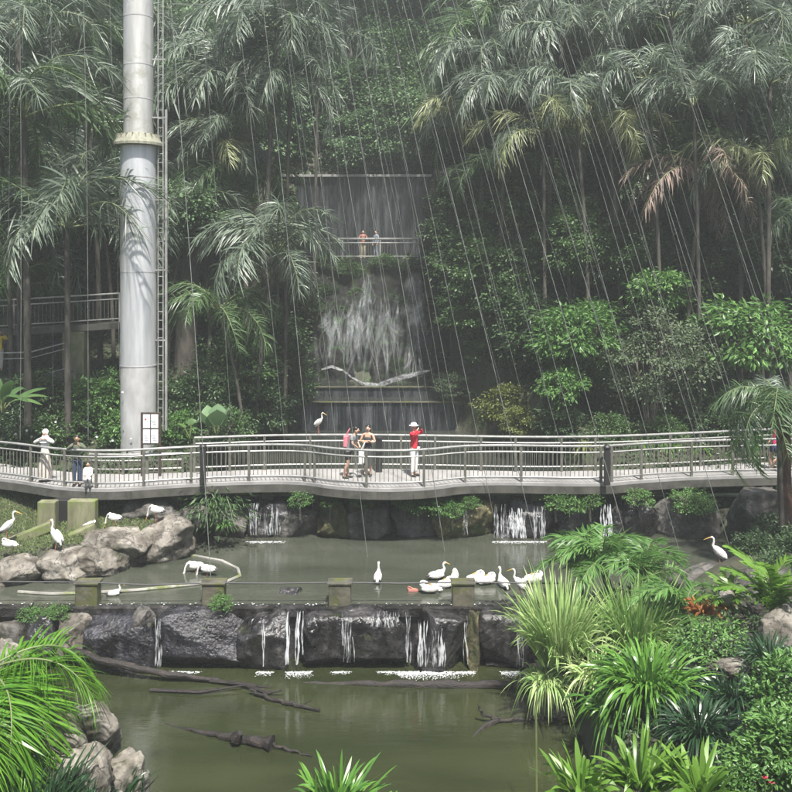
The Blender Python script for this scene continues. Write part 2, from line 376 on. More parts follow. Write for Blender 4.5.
def tubeq(pts, rad, n=5):
    pts = np.asarray(pts, float); k = len(pts); rad = np.broadcast_to(rad, (k,))
    t = unit(np.gradient(pts, axis=0)); ref = np.array([0, 1.0, 0.1])
    x = unit(np.cross(t, ref)); y = np.cross(t, x); a = np.linspace(0, 2 * np.pi, n, endpoint=False)
    V = pts[:, None] + (x[:, None] * np.cos(a)[None, :, None] + y[:, None] * np.sin(a)[None, :, None]) * rad[:, None, None]
    i, j = np.meshgrid(np.arange(k - 1), np.arange(n), indexing='ij')
    Q = np.stack([i * n + j, i * n + (j + 1) % n, (i + 1) * n + (j + 1) % n, (i + 1) * n + j], -1).reshape(-1, 4)
    return V.reshape(-1, 3), Q

def frond_mesh(name, Ln, rise, drop, n, ll, lw, hang, mat, stem=None, plume=0.3, k=4, jit=.2):
    """feather palm leaf growing along +X"""
    t = np.linspace(0, 1, 14)
    pts = np.stack([Ln * (t - .12 * t ** 3), .05 * Ln * np.sin(t * 2.2) * R.normal(0, 1), rise * np.sin(t * np.pi * .55) - drop * t ** 2.4], 1)
    parts = [tubeq(pts, np.linspace(.035, .006, 14) * Ln / 2.8, 5) + (1,)]
    s = np.linspace(.14, .99, n)
    P = np.stack([np.interp(s, t, pts[:, i]) for i in range(3)], 1)
    T = unit(np.stack([np.interp(s, t, np.gradient(pts[:, i])) for i in range(3)], 1))
    for sd in (-1, 1):
        a = .9 - .5 * s
        side = np.array([0, sd, 0])[None] * a[:, None] + T * (1.1 - a)[:, None] + np.array([0, 0, 1.])[None] * (plume * R.uniform(-.7, 1.0, n))[:, None] + R.normal(0, jit, (n, 3))
        d = unit(side)
        ln = ll * (np.sin(np.pi * (s * .8 + .12)) ** .5) * R.uniform(.8, 1.1, n)
        V, Q = blades(P, d, ln, np.full(n, lw) * R.uniform(.8, 1.2, n), hang * R.uniform(.25, 1.4, n), k=k, side=np.cross(d, [0, 0, 1.]) * .6 + T * .8)
        parts.append((V, Q, 0))
    V, Q, Mi = join(parts)
    return np_mesh(name, V, Q, [mat, stem or M['stem']], Mi)

FR = {}
def fronds(key, mat, Ln=3.2, rise=1.0, drop=1.8, n=58, ll=.9, lw=.055, hang=.7, plume=.5, nv=3, k=4, jit=.2):
    FR[key] = [frond_mesh('frond', Ln * R.uniform(.9, 1.1), rise * R.uniform(.7, 1.3), drop * R.uniform(.75, 1.3), n, ll, lw, hang, mat, plume=plume, k=k, jit=jit) for _ in range(nv)]
fronds('grey', M['palm_grey']); fronds('green', M['palm_green']); fronds('yellow', M['palm_yellow'], drop=1.5, hang=.7)
fronds('dead', M['palm_dead'], rise=.2, drop=2.4, hang=1.0, ll=.6)
fronds('bright', M['palm_bright'], Ln=1.5, rise=.5, drop=.7, n=60, ll=.66, lw=.03, hang=.55, plume=.25, jit=.07)
fronds('low', M['leaf_bright'], Ln=1.5, rise=.55, drop=.8, n=44, ll=.45, lw=.04, hang=.4, plume=.3, jit=.08)
fronds('limey', M['leaf_lime'], Ln=1.4, rise=.2, drop=.5, n=26, ll=.34, lw=.075, hang=.25, plume=.15, jit=.05)

def trunk_mesh(h, r, mat=None, lean=(0, 0), rings=True, n=10):
    mb = MB(); k = 14; pts = []; rr = []
    for i in range(k + 1):
        t = i / k; pts.append((lean[0] * t * t, lean[1] * t * t, h * t)); rr.append(r * (1.25 - .4 * t) * (1 + (.06 if i % 2 else 0)))
    mb.tube(pts, rr, n); return mb.mesh('trunk', mat or M['bark'], True)
def palm(px, py, Y, key, scale=1.0, nf=11, label='', group=None, trunk_r=.13, keys2=None, name='palm_tree', span=(-180, 180), tilt=(-25, 45), cat='palm', bark=None, zbase=None):
    X, Z = PX(px, Y), PZ(py, Y); gz = TZ(X, Y) if zbase is None else zbase
    if gz > Z - .3: gz = Z - .5
    t = tag(empty(name, (X, Y, gz)), label, cat, group)
    ln = (random.uniform(-.2, .2) * (1 + 4 * (Y > 30)), random.uniform(-.2, .2)); nf = int(nf * (1.35 if Y > 22 else 1)); trunk_r = trunk_r * (.62 if Y > 22 else 1)
    mobj('trunk', trunk_mesh(Z - gz, trunk_r * scale, bark, ln), t)
    for i in range(nf):
        u = i / nf
        az = math.radians(span[0] + (span[1] - span[0]) * ((i * .618 * 1.0) % 1.0 if nf > 5 else u) + random.uniform(-12, 12))
        el = math.radians(random.uniform(*tilt)) 
        ks = FR[keys2] if (keys2 and i % 3 == 0) else FR[key]
        o = mobj('frond', random.choice(ks), t, (ln[0], ln[1], Z - gz), (0, -el, az), (scale * random.uniform(.85, 1.12),) * 3)
        o.rotation_euler = (random.uniform(-.3, .3), -el, az)
    return t

# broadleaf crowns -------------------------------------------------
def crown_data(rx, rz, clumps, per, size, wr=.5, seed=0, spread=.42, hang=.3, flat=.7):
    global R
    r = np.random.default_rng(seed); R = r
    d = unit(r.normal(0, 1, (clumps, 3))); rad = r.uniform(.35, 1.0, clumps) ** .6
    C = d * rad[:, None] * np.array([rx, rx, rz]); C[:, 2] += .12 * rz * np.sin(C[:, 0] * 2)
    csz = r.uniform(.5, 1.3, clumps) * spread
    idx = np.repeat(np.arange(clumps), per)
    off = r.normal(0, 1, (len(idx), 3)) * csz[idx][:, None] * np.array([1, 1, .55])
    off[:, 2] *= flat
    P = C[idx] + off
    ax = unit(unit(off) + d[idx] * .5 + np.array([0, 0, -hang]) + r.normal(0, .4, P.shape))
    V, Q = leaves(P, ax, size * r.uniform(.6, 1.25, len(P)), wr)
    return V, Q, C
CROWN = {}
def crown(key, mat, **k):
    V, Q, C = crown_data(**k)
    twigs = []
    r = np.random.default_rng(5)
    for c in C[:: max(1, len(C) // 26)]:
        a = np.array([0, 0, -k['rz'] * .75]); m = (a + c) / 2 + r.normal(0, .12, 3)
        twigs.append(tubeq([a, m, c], [.05 * k['rx'] / 2, .028 * k['rx'] / 2, .008], 4) + (1,))
    V2, Q2, Mi = join([(V, Q, 0)] + twigs)
    CROWN[key] = (np_mesh('crown', V2, Q2, [mat, M['bark']], Mi), k['rx'], k['rz'])
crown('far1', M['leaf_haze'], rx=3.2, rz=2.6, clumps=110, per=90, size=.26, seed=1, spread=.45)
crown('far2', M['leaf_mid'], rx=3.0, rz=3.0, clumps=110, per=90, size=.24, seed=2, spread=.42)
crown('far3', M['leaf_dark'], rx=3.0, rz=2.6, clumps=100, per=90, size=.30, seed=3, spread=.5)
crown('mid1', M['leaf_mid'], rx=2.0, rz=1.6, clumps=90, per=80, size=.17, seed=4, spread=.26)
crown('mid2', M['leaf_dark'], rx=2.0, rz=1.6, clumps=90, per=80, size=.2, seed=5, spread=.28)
crown('bright', M['leaf_bright'], rx=2.0, rz=1.3, clumps=64, per=34, size=.34, wr=.40, seed=6, spread=.30, hang=.45)
crown('grey', M['leaf_grey'], rx=1.9, rz=1.5, clumps=120, per=75, size=.11, seed=7, spread=.2)
crown('yellow', M['leaf_yellow'], rx=1.2, rz=1.0, clumps=60, per=60, size=.15, seed=8, spread=.2)
crown('shrub', M['leaf_mid'], rx=1.0, rz=.8, clumps=60, per=50, size=.12, seed=9, spread=.16)
crown('shrub_b', M['leaf_bright'], rx=1.0, rz=.7, clumps=60, per=40, size=.15, seed=10, spread=.16)
crown('shrub_d', M['leaf_dark'], rx=1.0, rz=.8, clumps=60, per=50, size=.14, seed=12, spread=.17)
crown('small', M['leaf_bright'], rx=.6, rz=.4, clumps=50, per=34, size=.075, seed=13, spread=.09)
crown('near', M['leaf_bright'], rx=.9, rz=.8, clumps=90, per=26, size=.17, wr=.45, seed=14, spread=.13, hang=.1)
R = np.random.default_rng(21)

def limb_mesh(h, r, mat, spread=.5, nl=3, top=None):
    mb = MB(); b = random.uniform(-.15, .15) * h
    mb.tube([(0, 0, -.3), (b * .3, 0, h * .4), (b, .1, h)], [r * 1.2, r, r * .7], 8)
    for i in range(nl):
        a = random.uniform(0, 6.28); z0 = h * random.uniform(.55, .85); s = spread * random.uniform(.6, 1.1)
        mb.tube([(b * .5, 0, z0), (b * .5 + math.cos(a) * s * .5, math.sin(a) * s * .5, z0 + .3 * h), (b * .5 + math.cos(a) * s, math.sin(a) * s, h * 1.12)], [r * .6, r * .4, r * .2], 6)
    return mb.mesh('trunk', mat, True)
def tree(px, py, Y, key, scale, label, group=None, name='broadleaf_tree', cat='tree', tr=.14, bark='bark', sz=None, X=None, Z=None, zbase=None):
    X = PX(px, Y) if X is None else X; Z = PZ(py, Y) if Z is None else Z
    me, rx, rz = CROWN[key]; gz = TZ(X, Y) if zbase is None else zbase
    if Z - gz < .35 * rz * scale: Z = gz + .35 * rz * scale
    t = tag(empty(name, (X, Y, gz)), label, cat, group)
    h = max(.3, Z - gz - rz * scale * .6)
    mobj('trunk', limb_mesh(h, tr * scale, M[bark], rx * scale * .5), t)
    s = scale
    mobj('crown', me, t, (0, 0, Z - gz), (random.uniform(-.15, .15), random.uniform(-.15, .15), random.uniform(0, 6.28)), (s * random.uniform(.9, 1.1), s * random.uniform(.9, 1.1), (sz or s)))
    return t
def shrub(px, py, Y, key, scale, label, group=None, **k):
    return tree(px, py, Y, key, scale, label, group, name='shrub', cat='shrub', tr=.05, **k)

# ------------------------------------------------------------------ rocks
def _ico():
    import bmesh
    bm = bmesh.new(); bmesh.ops.create_icosphere(bm, subdivisions=5, radius=1)
    v = np.array([x.co[:] for x in bm.verts]); f = [tuple(q.index for q in p.verts) for p in bm.faces]; bm.free(); return v, f
ICO = _ico()
def rock_mesh(size, mat, seed=0, blocky=.5, rough=.12, name='boulder'):
    v = ICO[0]; p = v.copy()
    e = 2 + blocky * 5
    q = (np.abs(v) ** e).sum(1) ** (-1 / e); p = v * q[:, None]
    rr = np.random.default_rng(seed)
    for _ in range(13 if blocky < .62 else 5):                     # broken facets
        n = unit(rr.normal(0, 1, 3)); d = rr.uniform(.70, .97)
        s = p @ n; over = s > d; p[over] -= np.outer(s[over] - d, n) * .93
    off = Vector((seed * 3.7, seed * 1.3, 0))
    disp = np.array([noise.fractal(Vector(x) * 1.6 + off, 1.0, 2.1, 5) for x in p])
    d2 = np.array([noise.fractal(Vector(x) * 6 + off, .7, 2.1, 4) for x in p])
    p = p * (1 + disp * rough + d2 * .028)[:, None]
    p = p * np.array(size) * .5
    me = bpy.data.meshes.new(name); me.from_pydata(p.tolist(), [], ICO[1]); me.materials.append(mat)
    me.polygons.foreach_set('use_smooth', [True] * len(me.polygons)); me.update(); return me
SEED = [100]
def rock(x0, y0, x1, y1, Y, mat, label, depth=None, blocky=.5, rough=.13, group=None, name='boulder', rz=0, cat='rock'):
    """boulder filling a pixel box at depth Y"""
    SEED[0] += 1
    w = (x1 - x0) * Y / F; h = (y1 - y0) * Y / F
    o = mobj(name, rock_mesh((w * 1.04, depth or w * .8, h * 1.06), M[mat], SEED[0], blocky, rough), None,
             (PX((x0 + x1) / 2, Y), Y, PZ((y0 + y1) / 2, Y)), (0, 0, rz))
    return tag(o, label, cat, group)

# ================================================================== SETTING
def grid_sheet(name, xs, ys, zf, mat, smooth=True):
    X, Y = np.meshgrid(xs, ys); Z = zf(X, Y); V = np.stack([X, Y, Z], -1).reshape(-1, 3)
    nx, ny = len(xs), len(ys); i, j = np.meshgrid(np.arange(ny - 1), np.arange(nx - 1), indexing='ij')
    a = i * nx + j; Q = np.stack([a, a + 1, a + nx + 1, a + nx], -1).reshape(-1, 4)
    return mobj(name, np_mesh(name, V, Q, mat, smooth=smooth))
xs = np.concatenate([np.arange(-90, -16, 3), np.arange(-16, 16, .35), np.arange(16, 91, 3)])
ys = np.concatenate([np.arange(-30, 8, 2), np.arange(8, 30, .3), np.arange(30, 52, .5), np.arange(52, 82, 2)])
g = grid_sheet('ground', xs, ys, terrain, M['ground']); tag(g, kind='structure')
def water(name, poly, z, mat):
    mb = MB(); mb.prism(poly, z - .05, z); o = mb.build(name, mat); return tag(o, kind='structure')
water('lower_pond', [(-16, 11.5), (5.2, 11.5), (5.2, 20.95), (-16, 20.95)], 0, M['pond'])
water('middle_pond', [(-16, 21.05), (8.5, 21.05), (12, 26.9), (12, 27.2), (-8, 27.2), (-16, 23.6)], 1.27, M['pond_mid'])
water('upper_pond', [(-8, 26.75), (11, 26.75), (8, 31), (3.6, 37.45), (-6.5, 37.45)], 2.45, M['pond_up'])
water('cascade_pool', [(-6.4, 37.55), (3.4, 37.55), (3.4, 38.95), (-6.4, 38.95)], 3.68, M['pond_up'])
water('cascade_pool', [(-6.4, 39.05), (3.4, 39.05), (3.2, 41.2), (-6.4, 41.2)], 4.13, M['pond_up'])

# cliff with the fall ---------------------------------------------------
def cliff_surface(off, x0, x1, nx, ny, t0=0, t1=1):
    P = np.zeros((ny, nx, 3))
    for i in range(ny):
        t = t0 + (t1 - t0) * i / (ny - 1)
        for j in range(nx):
            x = x0 + (x1 - x0) * j / (nx - 1)
            y = 40.7 + 6.2 * t; z = 3.9 + 6.1 * t ** .8
            v = Vector((x * .45, z * .5, 1.0)); f = noise.fractal(v, .8, 2.1, 5) + .35 * noise.fractal(v * 4, .9, 2, 3)
            st = .35 * math.sin(z * 2.6 + 1.5 * noise.noise(Vector((x * .5, 0, 0))))
            P[i, j] = (x, y - f * .5 - st * .5 - off, z + f * .35)
    a = (np.arange(ny - 1)[:, None] * nx + np.arange(nx - 1)[None]).ravel()
    return P.reshape(-1, 3), np.stack([a, a + 1, a + nx + 1, a + nx], -1)
V, Q = cliff_surface(0, -6.3, 3.2, 90, 80)
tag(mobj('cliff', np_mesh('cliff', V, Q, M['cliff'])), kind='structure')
def cliff_pt(x, t, off):
    y = 40.7 + 6.2 * t; z = 3.9 + 6.1 * t ** .8
    v = Vector((x * .45, z * .5, 1.0)); f = noise.fractal(v, .8, 2.1, 5)
    st = .35 * math.sin(z * 2.6 + 1.5 * noise.noise(Vector((x * .5, 0, 0))))
    return x, y - f * .5 - st * .5 - off, z + f * .35
def veil(x0, x1, t0, t1, n, label, seed, wmax=.10):
    rr = np.random.default_rng(seed); mb = MB()
    for _ in range(n):
        x = x0 + (x1 - x0) * rr.beta(1.7, 1.7); tb = t1 - abs(rr.normal(0, .25)) * (t1 - t0); ta = max(t0, tb - rr.uniform(.15, .8) * (t1 - t0)); 
        if tb < t0 + .05: continue
        w = rr.uniform(.02, wmax); ph = rr.uniform(0, 9); k = 14; b = len(mb.v); off = rr.uniform(.25, .5); sp = rr.normal(0, .35)
        for i in range(k + 1):
            q = i / k; t = tb + (ta - tb) * q; e = math.sin(math.pi * min(.97, .03 + .94 * q)) ** .7
            xx = x + sp * q * q + .05 * math.sin(ph + q * 6); ww = w * e * (.6 + .8 * q)
            p = cliff_pt(xx, t, off); mb.v += [(p[0] - ww, p[1], p[2]), (p[0] + ww, p[1], p[2])]
        for i in range(k): c = b + i * 2; mb.f.append((c, c + 1, c + 3, c + 2))
    return tag(mb.build('waterfall', M['veil'], smooth=True), label, 'waterfall', 'falls on the mossy cliff', 'structure')
veil(-4.2, -1.4, .02, .55, 60, 'pale misty water sliding down the lower left of the cliff', 1)
veil(-2.8, .5, .02, .66, 70, 'pale misty water sliding down the middle of the cliff', 2)
veil(-1.9, -1.2, .2, .85, 26, 'thin trickle above the middle fall', 4, .05)
veil(.55, 1.35, .02, .97, 110, 'narrow tall fall down the right side of the cliff', 3, .07)

# dark upper wall with water curtain ---------------------------------------
t = tag(empty('wet_wall', (-2.05, 49.6, 9.7)), 'dark wet rectangular wall behind the upper walkway, streaked by falling water', 'wall')
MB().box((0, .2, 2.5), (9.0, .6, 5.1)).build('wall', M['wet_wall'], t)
MB().box((.0, .05, 5.12), (9.1, .8, .14)).build('coping', M['rail'], t)
X0 = -6.2
mb = MB(); 
for i in range(24):
    a = X0 + .3 + i * .34; mb.v += [(a, 49.2, 14.7), (a + .3, 49.2, 14.7), (a + .3, 49.1, 9.9), (a, 49.1, 9.9)]; mb.f.append((i * 4, i * 4 + 1, i * 4 + 2, i * 4 + 3))
tag(mb.build('waterfall', M['curtain']), 'thin curtain of water down the dark upper wall', 'waterfall', kind='structure')
for sx, wd, zt, lab in ((2.75, 1.9, 5.3, 'pale topped rock pillar right of the dark wet wall'), (-7.1, 1.6, 4.6, 'dark rock pillar left of the dark wet wall')):
    tag(mobj('boulder', rock_mesh((wd, 2, zt * 1.1), M['rock_grey'], int(zt * 7), .8, .12), None, (sx, 49.0, 9.6 + zt * .5)), lab, 'rock')

# cascade weirs ------------------------------------------------------------
for (Y, z0, z1, lab) in ((37.5, 2.0, 3.67, 'lower long dark weir below the cliff waterfall'), (39.0, 3.3, 4.12, 'upper long dark weir at the foot of the cliff')):
    t = tag(empty('weir', (-1.3, Y, z0)), lab, 'weir', 'weirs below the cliff')
    mb = MB(); mb.box((0, 0, (z1 - z0) / 2), (10, .16, z1 - z0)); mb.build('wall', M['wet_wall'], t)
    MB().box((0, -.03, z1 - z0 + .012), (10, .26, .03)).build('lip', M['concrete_dark'], t)
def fall(px0, px1, y0, y1, Y, label, mat='stream', lean=.10, nw=8, group=None, jag=.05):
    """falling water between pixel rows y0..y1 in front of depth Y: many wavering strands in one mesh"""
    rr = np.random.default_rng(int(px0 * 7 + y0)); mb = MB(); k = 12
    xa, xb = PX(px0, Y), PX(px1, Y); za, zb = PZ(y0, Y), PZ(y1, Y); wd = xb - xa; H = za - zb
    for _ in range(max(4, int(wd / .024))):
        x = xa + wd * rr.beta(1.6, 1.6); s0 = 0 if rr.random() < .45 else rr.uniform(0, .6); s1 = 1 if rr.random() < .6 else rr.uniform(s0 + .2, 1.2); s1 = min(s1, 1)
        w = rr.uniform(.004, .015) * (.7 if mat == 'stream_thin' else 1.1); ph = rr.uniform(0, 9); b = len(mb.v); dy = rr.uniform(0, .06); dr = rr.normal(0, .04)
        for i in range(k + 1):
            q = s0 + (s1 - s0) * i / k; e = (math.sin(math.pi * min(.97, .06 + .9 * i / k))) ** .5
            xx = x + dr * q + .012 * math.sin(ph + q * 9); ww = w * e * (1 + .5 * math.sin(ph * 3 + q * 23)) * (1 + .8 * q)
            yy = Y - lean * math.sqrt(q) - dy; zq = za - H * q
            mb.v += [(xx - ww, yy, zq), (xx + ww, yy + .01, zq)]
        for i in range(k): c = b + i * 2; mb.f.append((c, c + 1, c + 3, c + 2))
    return tag(mb.build('waterfall', M[mat], smooth=True), label, 'waterfall', group, 'structure')
for a, b in ((302, 314), (326, 340), (362, 378), (388, 394), (404, 420), (430, 436)):
    fall(a, b, 403, 431, 37.3, 'thin white fall over the lower cliff weir', 'veil', group='thin falls over the lower cliff weir')
# foam ridge at the foot of the cliff
def ribbon(name, pts, w, mat, label=None, cat=None, kind=None, z_up=.0):
    mb = MB()
    for i, p in enumerate(pts):
        ww = w[i] if isinstance(w, (list, tuple)) else w
        mb.v += [(p[0], p[1] - .08, p[2] - ww / 2), (p[0], p[1], p[2] + ww / 2)]
    for i in range(len(pts) - 1): a = i * 2; mb.f.append((a, a + 2, a + 3, a + 1))
    return tag(mb.build(name, M[mat]), label, cat, None, kind)
cur = [(322, 370), (332, 367), (343, 371), (352, 378), (362, 384), (378, 386), (392, 381), (405, 377), (418, 374), (430, 371)]
mb = MB()
pts = [(PX(a, 39.7), 39.7, PZ(b, 39.7)) for a, b in cur]
mb.tube(pts, [.03, .08, .06, .05, .08, .10, .11, .12, .10, .04], 7)
tag(mb.build('rock_ledge', M['rock_wet'], smooth=True), 'low curved rock rim with foaming water at the foot of the cliff', 'rock')
M['rim_water'] = foam_mat('rim_water', .35, .6, (6, 6, 6), amax=.25, colr=(.6, .63, .64))
ribbon('waterfall', [(p[0], p[1] - .22, p[2] + .06) for p in pts], [.06, .14, .1, .08, .14, .2, .24, .26, .2, .06], 'rim_water', 'white water tumbling along the curved rim under the cliff', 'waterfall', 'structure')

# ================================================================== BRIDGE
ZD = 3.02
front = [(-60, 27.0), (0, 26.6), (85, 24.9), (200, 25.9), (300, 26.2), (330, 25.5), (380, 25.15), (430, 25.35), (472, 26.1), (600, 25.75), (640, 26.25), (700, 26.7), (792, 27.0), (880, 27.2)]
back = [(-60, 29.2), (0, 28.6), (85, 26.9), (195, 27.3), (280, 27.8), (400, 27.8), (520, 27.4), (600, 27.5), (665, 27.9), (792, 29.0), (880, 29.2)]
FP = [(PX(a, y), y) for a, y in front]; BP = [(PX(a, y), y) for a, y in back]
def resample(P, nn):
    P = np.array(P); out = []
    s = np.concatenate([[0], np.cumsum(np.linalg.norm(np.diff(P, axis=0), axis=1))]); u = np.linspace(0, s[-1], nn)
    return [(float(np.interp(q, s, P[:, 0])), float(np.interp(q, s, P[:, 1]))) for q in u]
def smooth_poly(P, it=2):
    for _ in range(it):
        Qn = [P[0]]
        for a, b in zip(P[:-1], P[1:]):
            Qn.append((a[0] * .75 + b[0] * .25, a[1] * .75 + b[1] * .25)); Qn.append((a[0] * .25 + b[0] * .75, a[1] * .25 + b[1] * .75))
        Qn.append(P[-1]); P = Qn
    return P
FS = resample(smooth_poly(FP), 90); BS = resample(smooth_poly(BP), 90)
bridge = tag(empty('footbridge', (0, 26.5, ZD)), 'long pale footbridge with metal railings crossing the ponds', 'footbridge')
def loc_bridge(p, z): return (p[0], p[1] - 26.5, z)
mb = MB()
for a, b in zip(FS, BS):
    mb.v += [loc_bridge(a, 0), loc_bridge(b, 0), loc_bridge(a, -.09), loc_bridge(b, -.09)]
for i in range(89):
    a = i * 4; b = a + 4
    mb.f += [(a, b, b + 1, a + 1), (a + 2, a + 3, b + 3, b + 2), (a, a + 2, b + 2, b), (a + 1, b + 1, b + 3, a + 3)]
mb.build('deck', M['deck'], bridge)
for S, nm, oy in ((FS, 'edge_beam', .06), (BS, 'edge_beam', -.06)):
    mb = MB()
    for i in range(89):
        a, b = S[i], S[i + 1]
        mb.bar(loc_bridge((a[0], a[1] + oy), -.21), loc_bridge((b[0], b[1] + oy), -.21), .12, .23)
    mb.build(nm, M['deck_edge_shade'], bridge)
for i in range(8, 88, 8):
    mb = MB(); a, b = FS[i], BS[i]
    m_ = ((a[0] + b[0]) / 2, (a[1] + b[1]) / 2)
    mb.bar(loc_bridge((a[0], a[1] + .2), -.22), loc_bridge((b[0], b[1] - .2), -.22), .2, .2)
    mb.box(loc_bridge(m_, -1.1), (.35, .35, 1.6)); mb.build('pier', M['concrete_dark'], bridge)
def interpS(S, x):
    xs_ = [p[0] for p in S]; return (x, float(np.interp(x, xs_, [p[1] for p in S])))
def railing(S, pxs, h, parent, off=.0, balusters=True, label=None, posts_mat='rail_dark', yref=26.5, zrot=0, rr=.032, dark_from=None):
    base = mobj('railing', None, parent) if False else None
    xs_ = []
    for q in pxs:   # pixel column -> point on the deck edge
        best = min(S, key=lambda p: abs(p[0] - PX(q, p[1]))); xs_.append(best[0])
    def at(x, z): p = interpS(S, x); return (p[0], p[1] + off - yref, z)
    n = 60; X_ = np.linspace(xs_[0], xs_[-1], n)
    mb = MB(); mb.tube([at(x, h) for x in X_], rr * 1.15, 8)
    root = mb.build('railing', M['rail'], parent, smooth=True)
    mb = MB(); mb.tube([at(x, h - .19) for x in X_], rr * .8, 6); mb.build('middle_rail', M['rail'], root, smooth=True)
    mb = MB(); mb.tube([at(x, .16) for x in X_], rr * .75, 6); mb.build('bottom_rail', M['rail'], root, smooth=True)
    for i, x in enumerate(xs_):
        MB().box(at(x, h / 2 - .06), (.075, .06, h + .1)).build('post', M[posts_mat], root)
    if balusters:
        for a, b in zip(xs_[:-1], xs_[1:]):
            k = max(2, int(abs(b - a) / .13)); mb = MB()
            for i in range(1, k):
                x = a + (b - a) * i / k; p = at(x, 0); mb.box((p[0], p[1], (h - .19 + .16) / 2), (.018, .018, h - .35))
            mb.build('baluster_panel', M['rail_dark'], root)
    return root
fpost = [-50, -15, 30, 62, 96, 145, 195, 208, 250, 303, 312, 362, 423, 466, 527, 600, 612, 642, 688, 735, 790, 840]
railing(FS, fpost, 1.1, bridge, .08)
railing(BS, [192, 230, 262, 310, 358, 400, 440, 476, 520, 560, 600, 668, 700, 745, 790, 840], 1.1, bridge, -.08)
railing(BS, [88, 120, 150, 185], .62, bridge, -.08)

for px, Y, lab in ((203, 25.75, 'black service post on the bridge left of the middle fall'), (607, 25.65, 'black service post on the bridge right of the shrubs')):
    t = tag(empty('bollard', (PX(px, Y), Y, ZD)), lab, 'bollard')
    MB().box((0, 0, .55), (.16, .16, 1.1)).build('post', M['black'], t, bevel=.015)
    MB().lathe((0, 0, 1.1), [(.11, 0), (.11, .04), (.07, .09), (.01, .1)], 16).build('cap', M['black'], t)

# notice board ---------------------------------------------------------------
t = tag(empty('notice_board', (PX(153, 27.0), 26.75, ZD)), 'dark framed notice board with four white sheets beside the steel mast', 'notice board')
MB().box((0, .02, 1.48), (.56, .04, 1.0)).build('frame', M['dark_wood'], t, bevel=.01)
for s in (-1, 1): MB().box((s * .28, .03, .98), (.07, .07, 2.0)).build('post', M['dark_wood'], t, bevel=.008)
for i in range(2):
    for j in range(2):
        cx, cz = -.125 + .25 * i, 1.24 + .47 * j
        sh = MB().box((cx, -.01, cz), (.215, .012, .42)).build('sheet', M['white_panel'], t)
        mb = MB()
        for k in range(5): mb.box((cx - .01 * k, -.02, cz - .12 + .035 * k), (.12, .004, .008))
        if (i, j) == (0, 1): mb = MB().box((cx - .03, -.02, cz + .06), (.06, .004, .05))
        mb.build('print', M['print_red' if (i, j) == (0, 1) else 'print'], sh)
# steel mast ------------------------------------------------------------------
YM = 29.6; XM = PX(138.5, YM)
t = tag(empty('steel_mast', (XM, YM, 3.2)), 'thick silver steel mast rising through the trees behind the notice board', 'mast')
def zz(py): return PZ(py, YM) - 3.2
MB().lathe((0, 0, 0), [(.60, -.8), (.60, zz(365))], 64).build('base', M['mast_base'], t, smooth=True)
MB().lathe((0, 0, 0), [(.602, zz(365)), (.602, zz(143))], 64).build('shaft', M['mast'], t, smooth=True)
MB().lathe((0, 0, 0), [(.50, zz(143)), (.50, zz(-160))], 64).build('upper_shaft', M['mast_top'], t, smooth=True)
for py, r_ in ((365, .612), (272, .610), (178, .610), (100, .507), (66, .507), (18, .507)):
    MB().lathe((0, 0, 0), [(r_, zz(py) - .02), (r_, zz(py) + .02)], 64).build('weld_ring', M['mast_base'], t, smooth=True)
col = MB().lathe((0, 0, 0), [(.62, zz(147)), (.84, zz(146.5)), (.84, zz(144)), (.66, zz(137)), (.54, zz(134.5)), (.5, zz(134.5))], 40).build('collar', M['collar'], t)
mb = MB()
for i in range(20):
    a = i * math.pi / 10; mb.box((.62 * math.cos(a), .62 * math.sin(a), zz(139)), (.22, .02, .26), rz=a)
mb.build('rib', M['collar'], col)
ld = MB()
for s in (0, 1): ld.tube([(.70 + .17 * s, -.1, zz(110 + 0 * s) if 0 else zz(430)), (.70 + .17 * s, -.1, zz(-160))], .022, 6)
z = zz(425)
while z < zz(-150): ld.tube([(.70, -.1, z), (.87, -.1, z)], .014, 5); z += .3
ld.build('ladder', M['rail'], t)
MB().tube([(.96, -.05, zz(430)), (.96, -.05, zz(110))], .05, 10).build('conduit', M['rail'], t, smooth=True)
mb = MB()
for py in (60, 118, 200, 270, 340): mb.bar((.5, -.08, zz(py)), (.95, -.08, zz(py)), .05, .05)
mb.build('bracket', M['rail'], t)

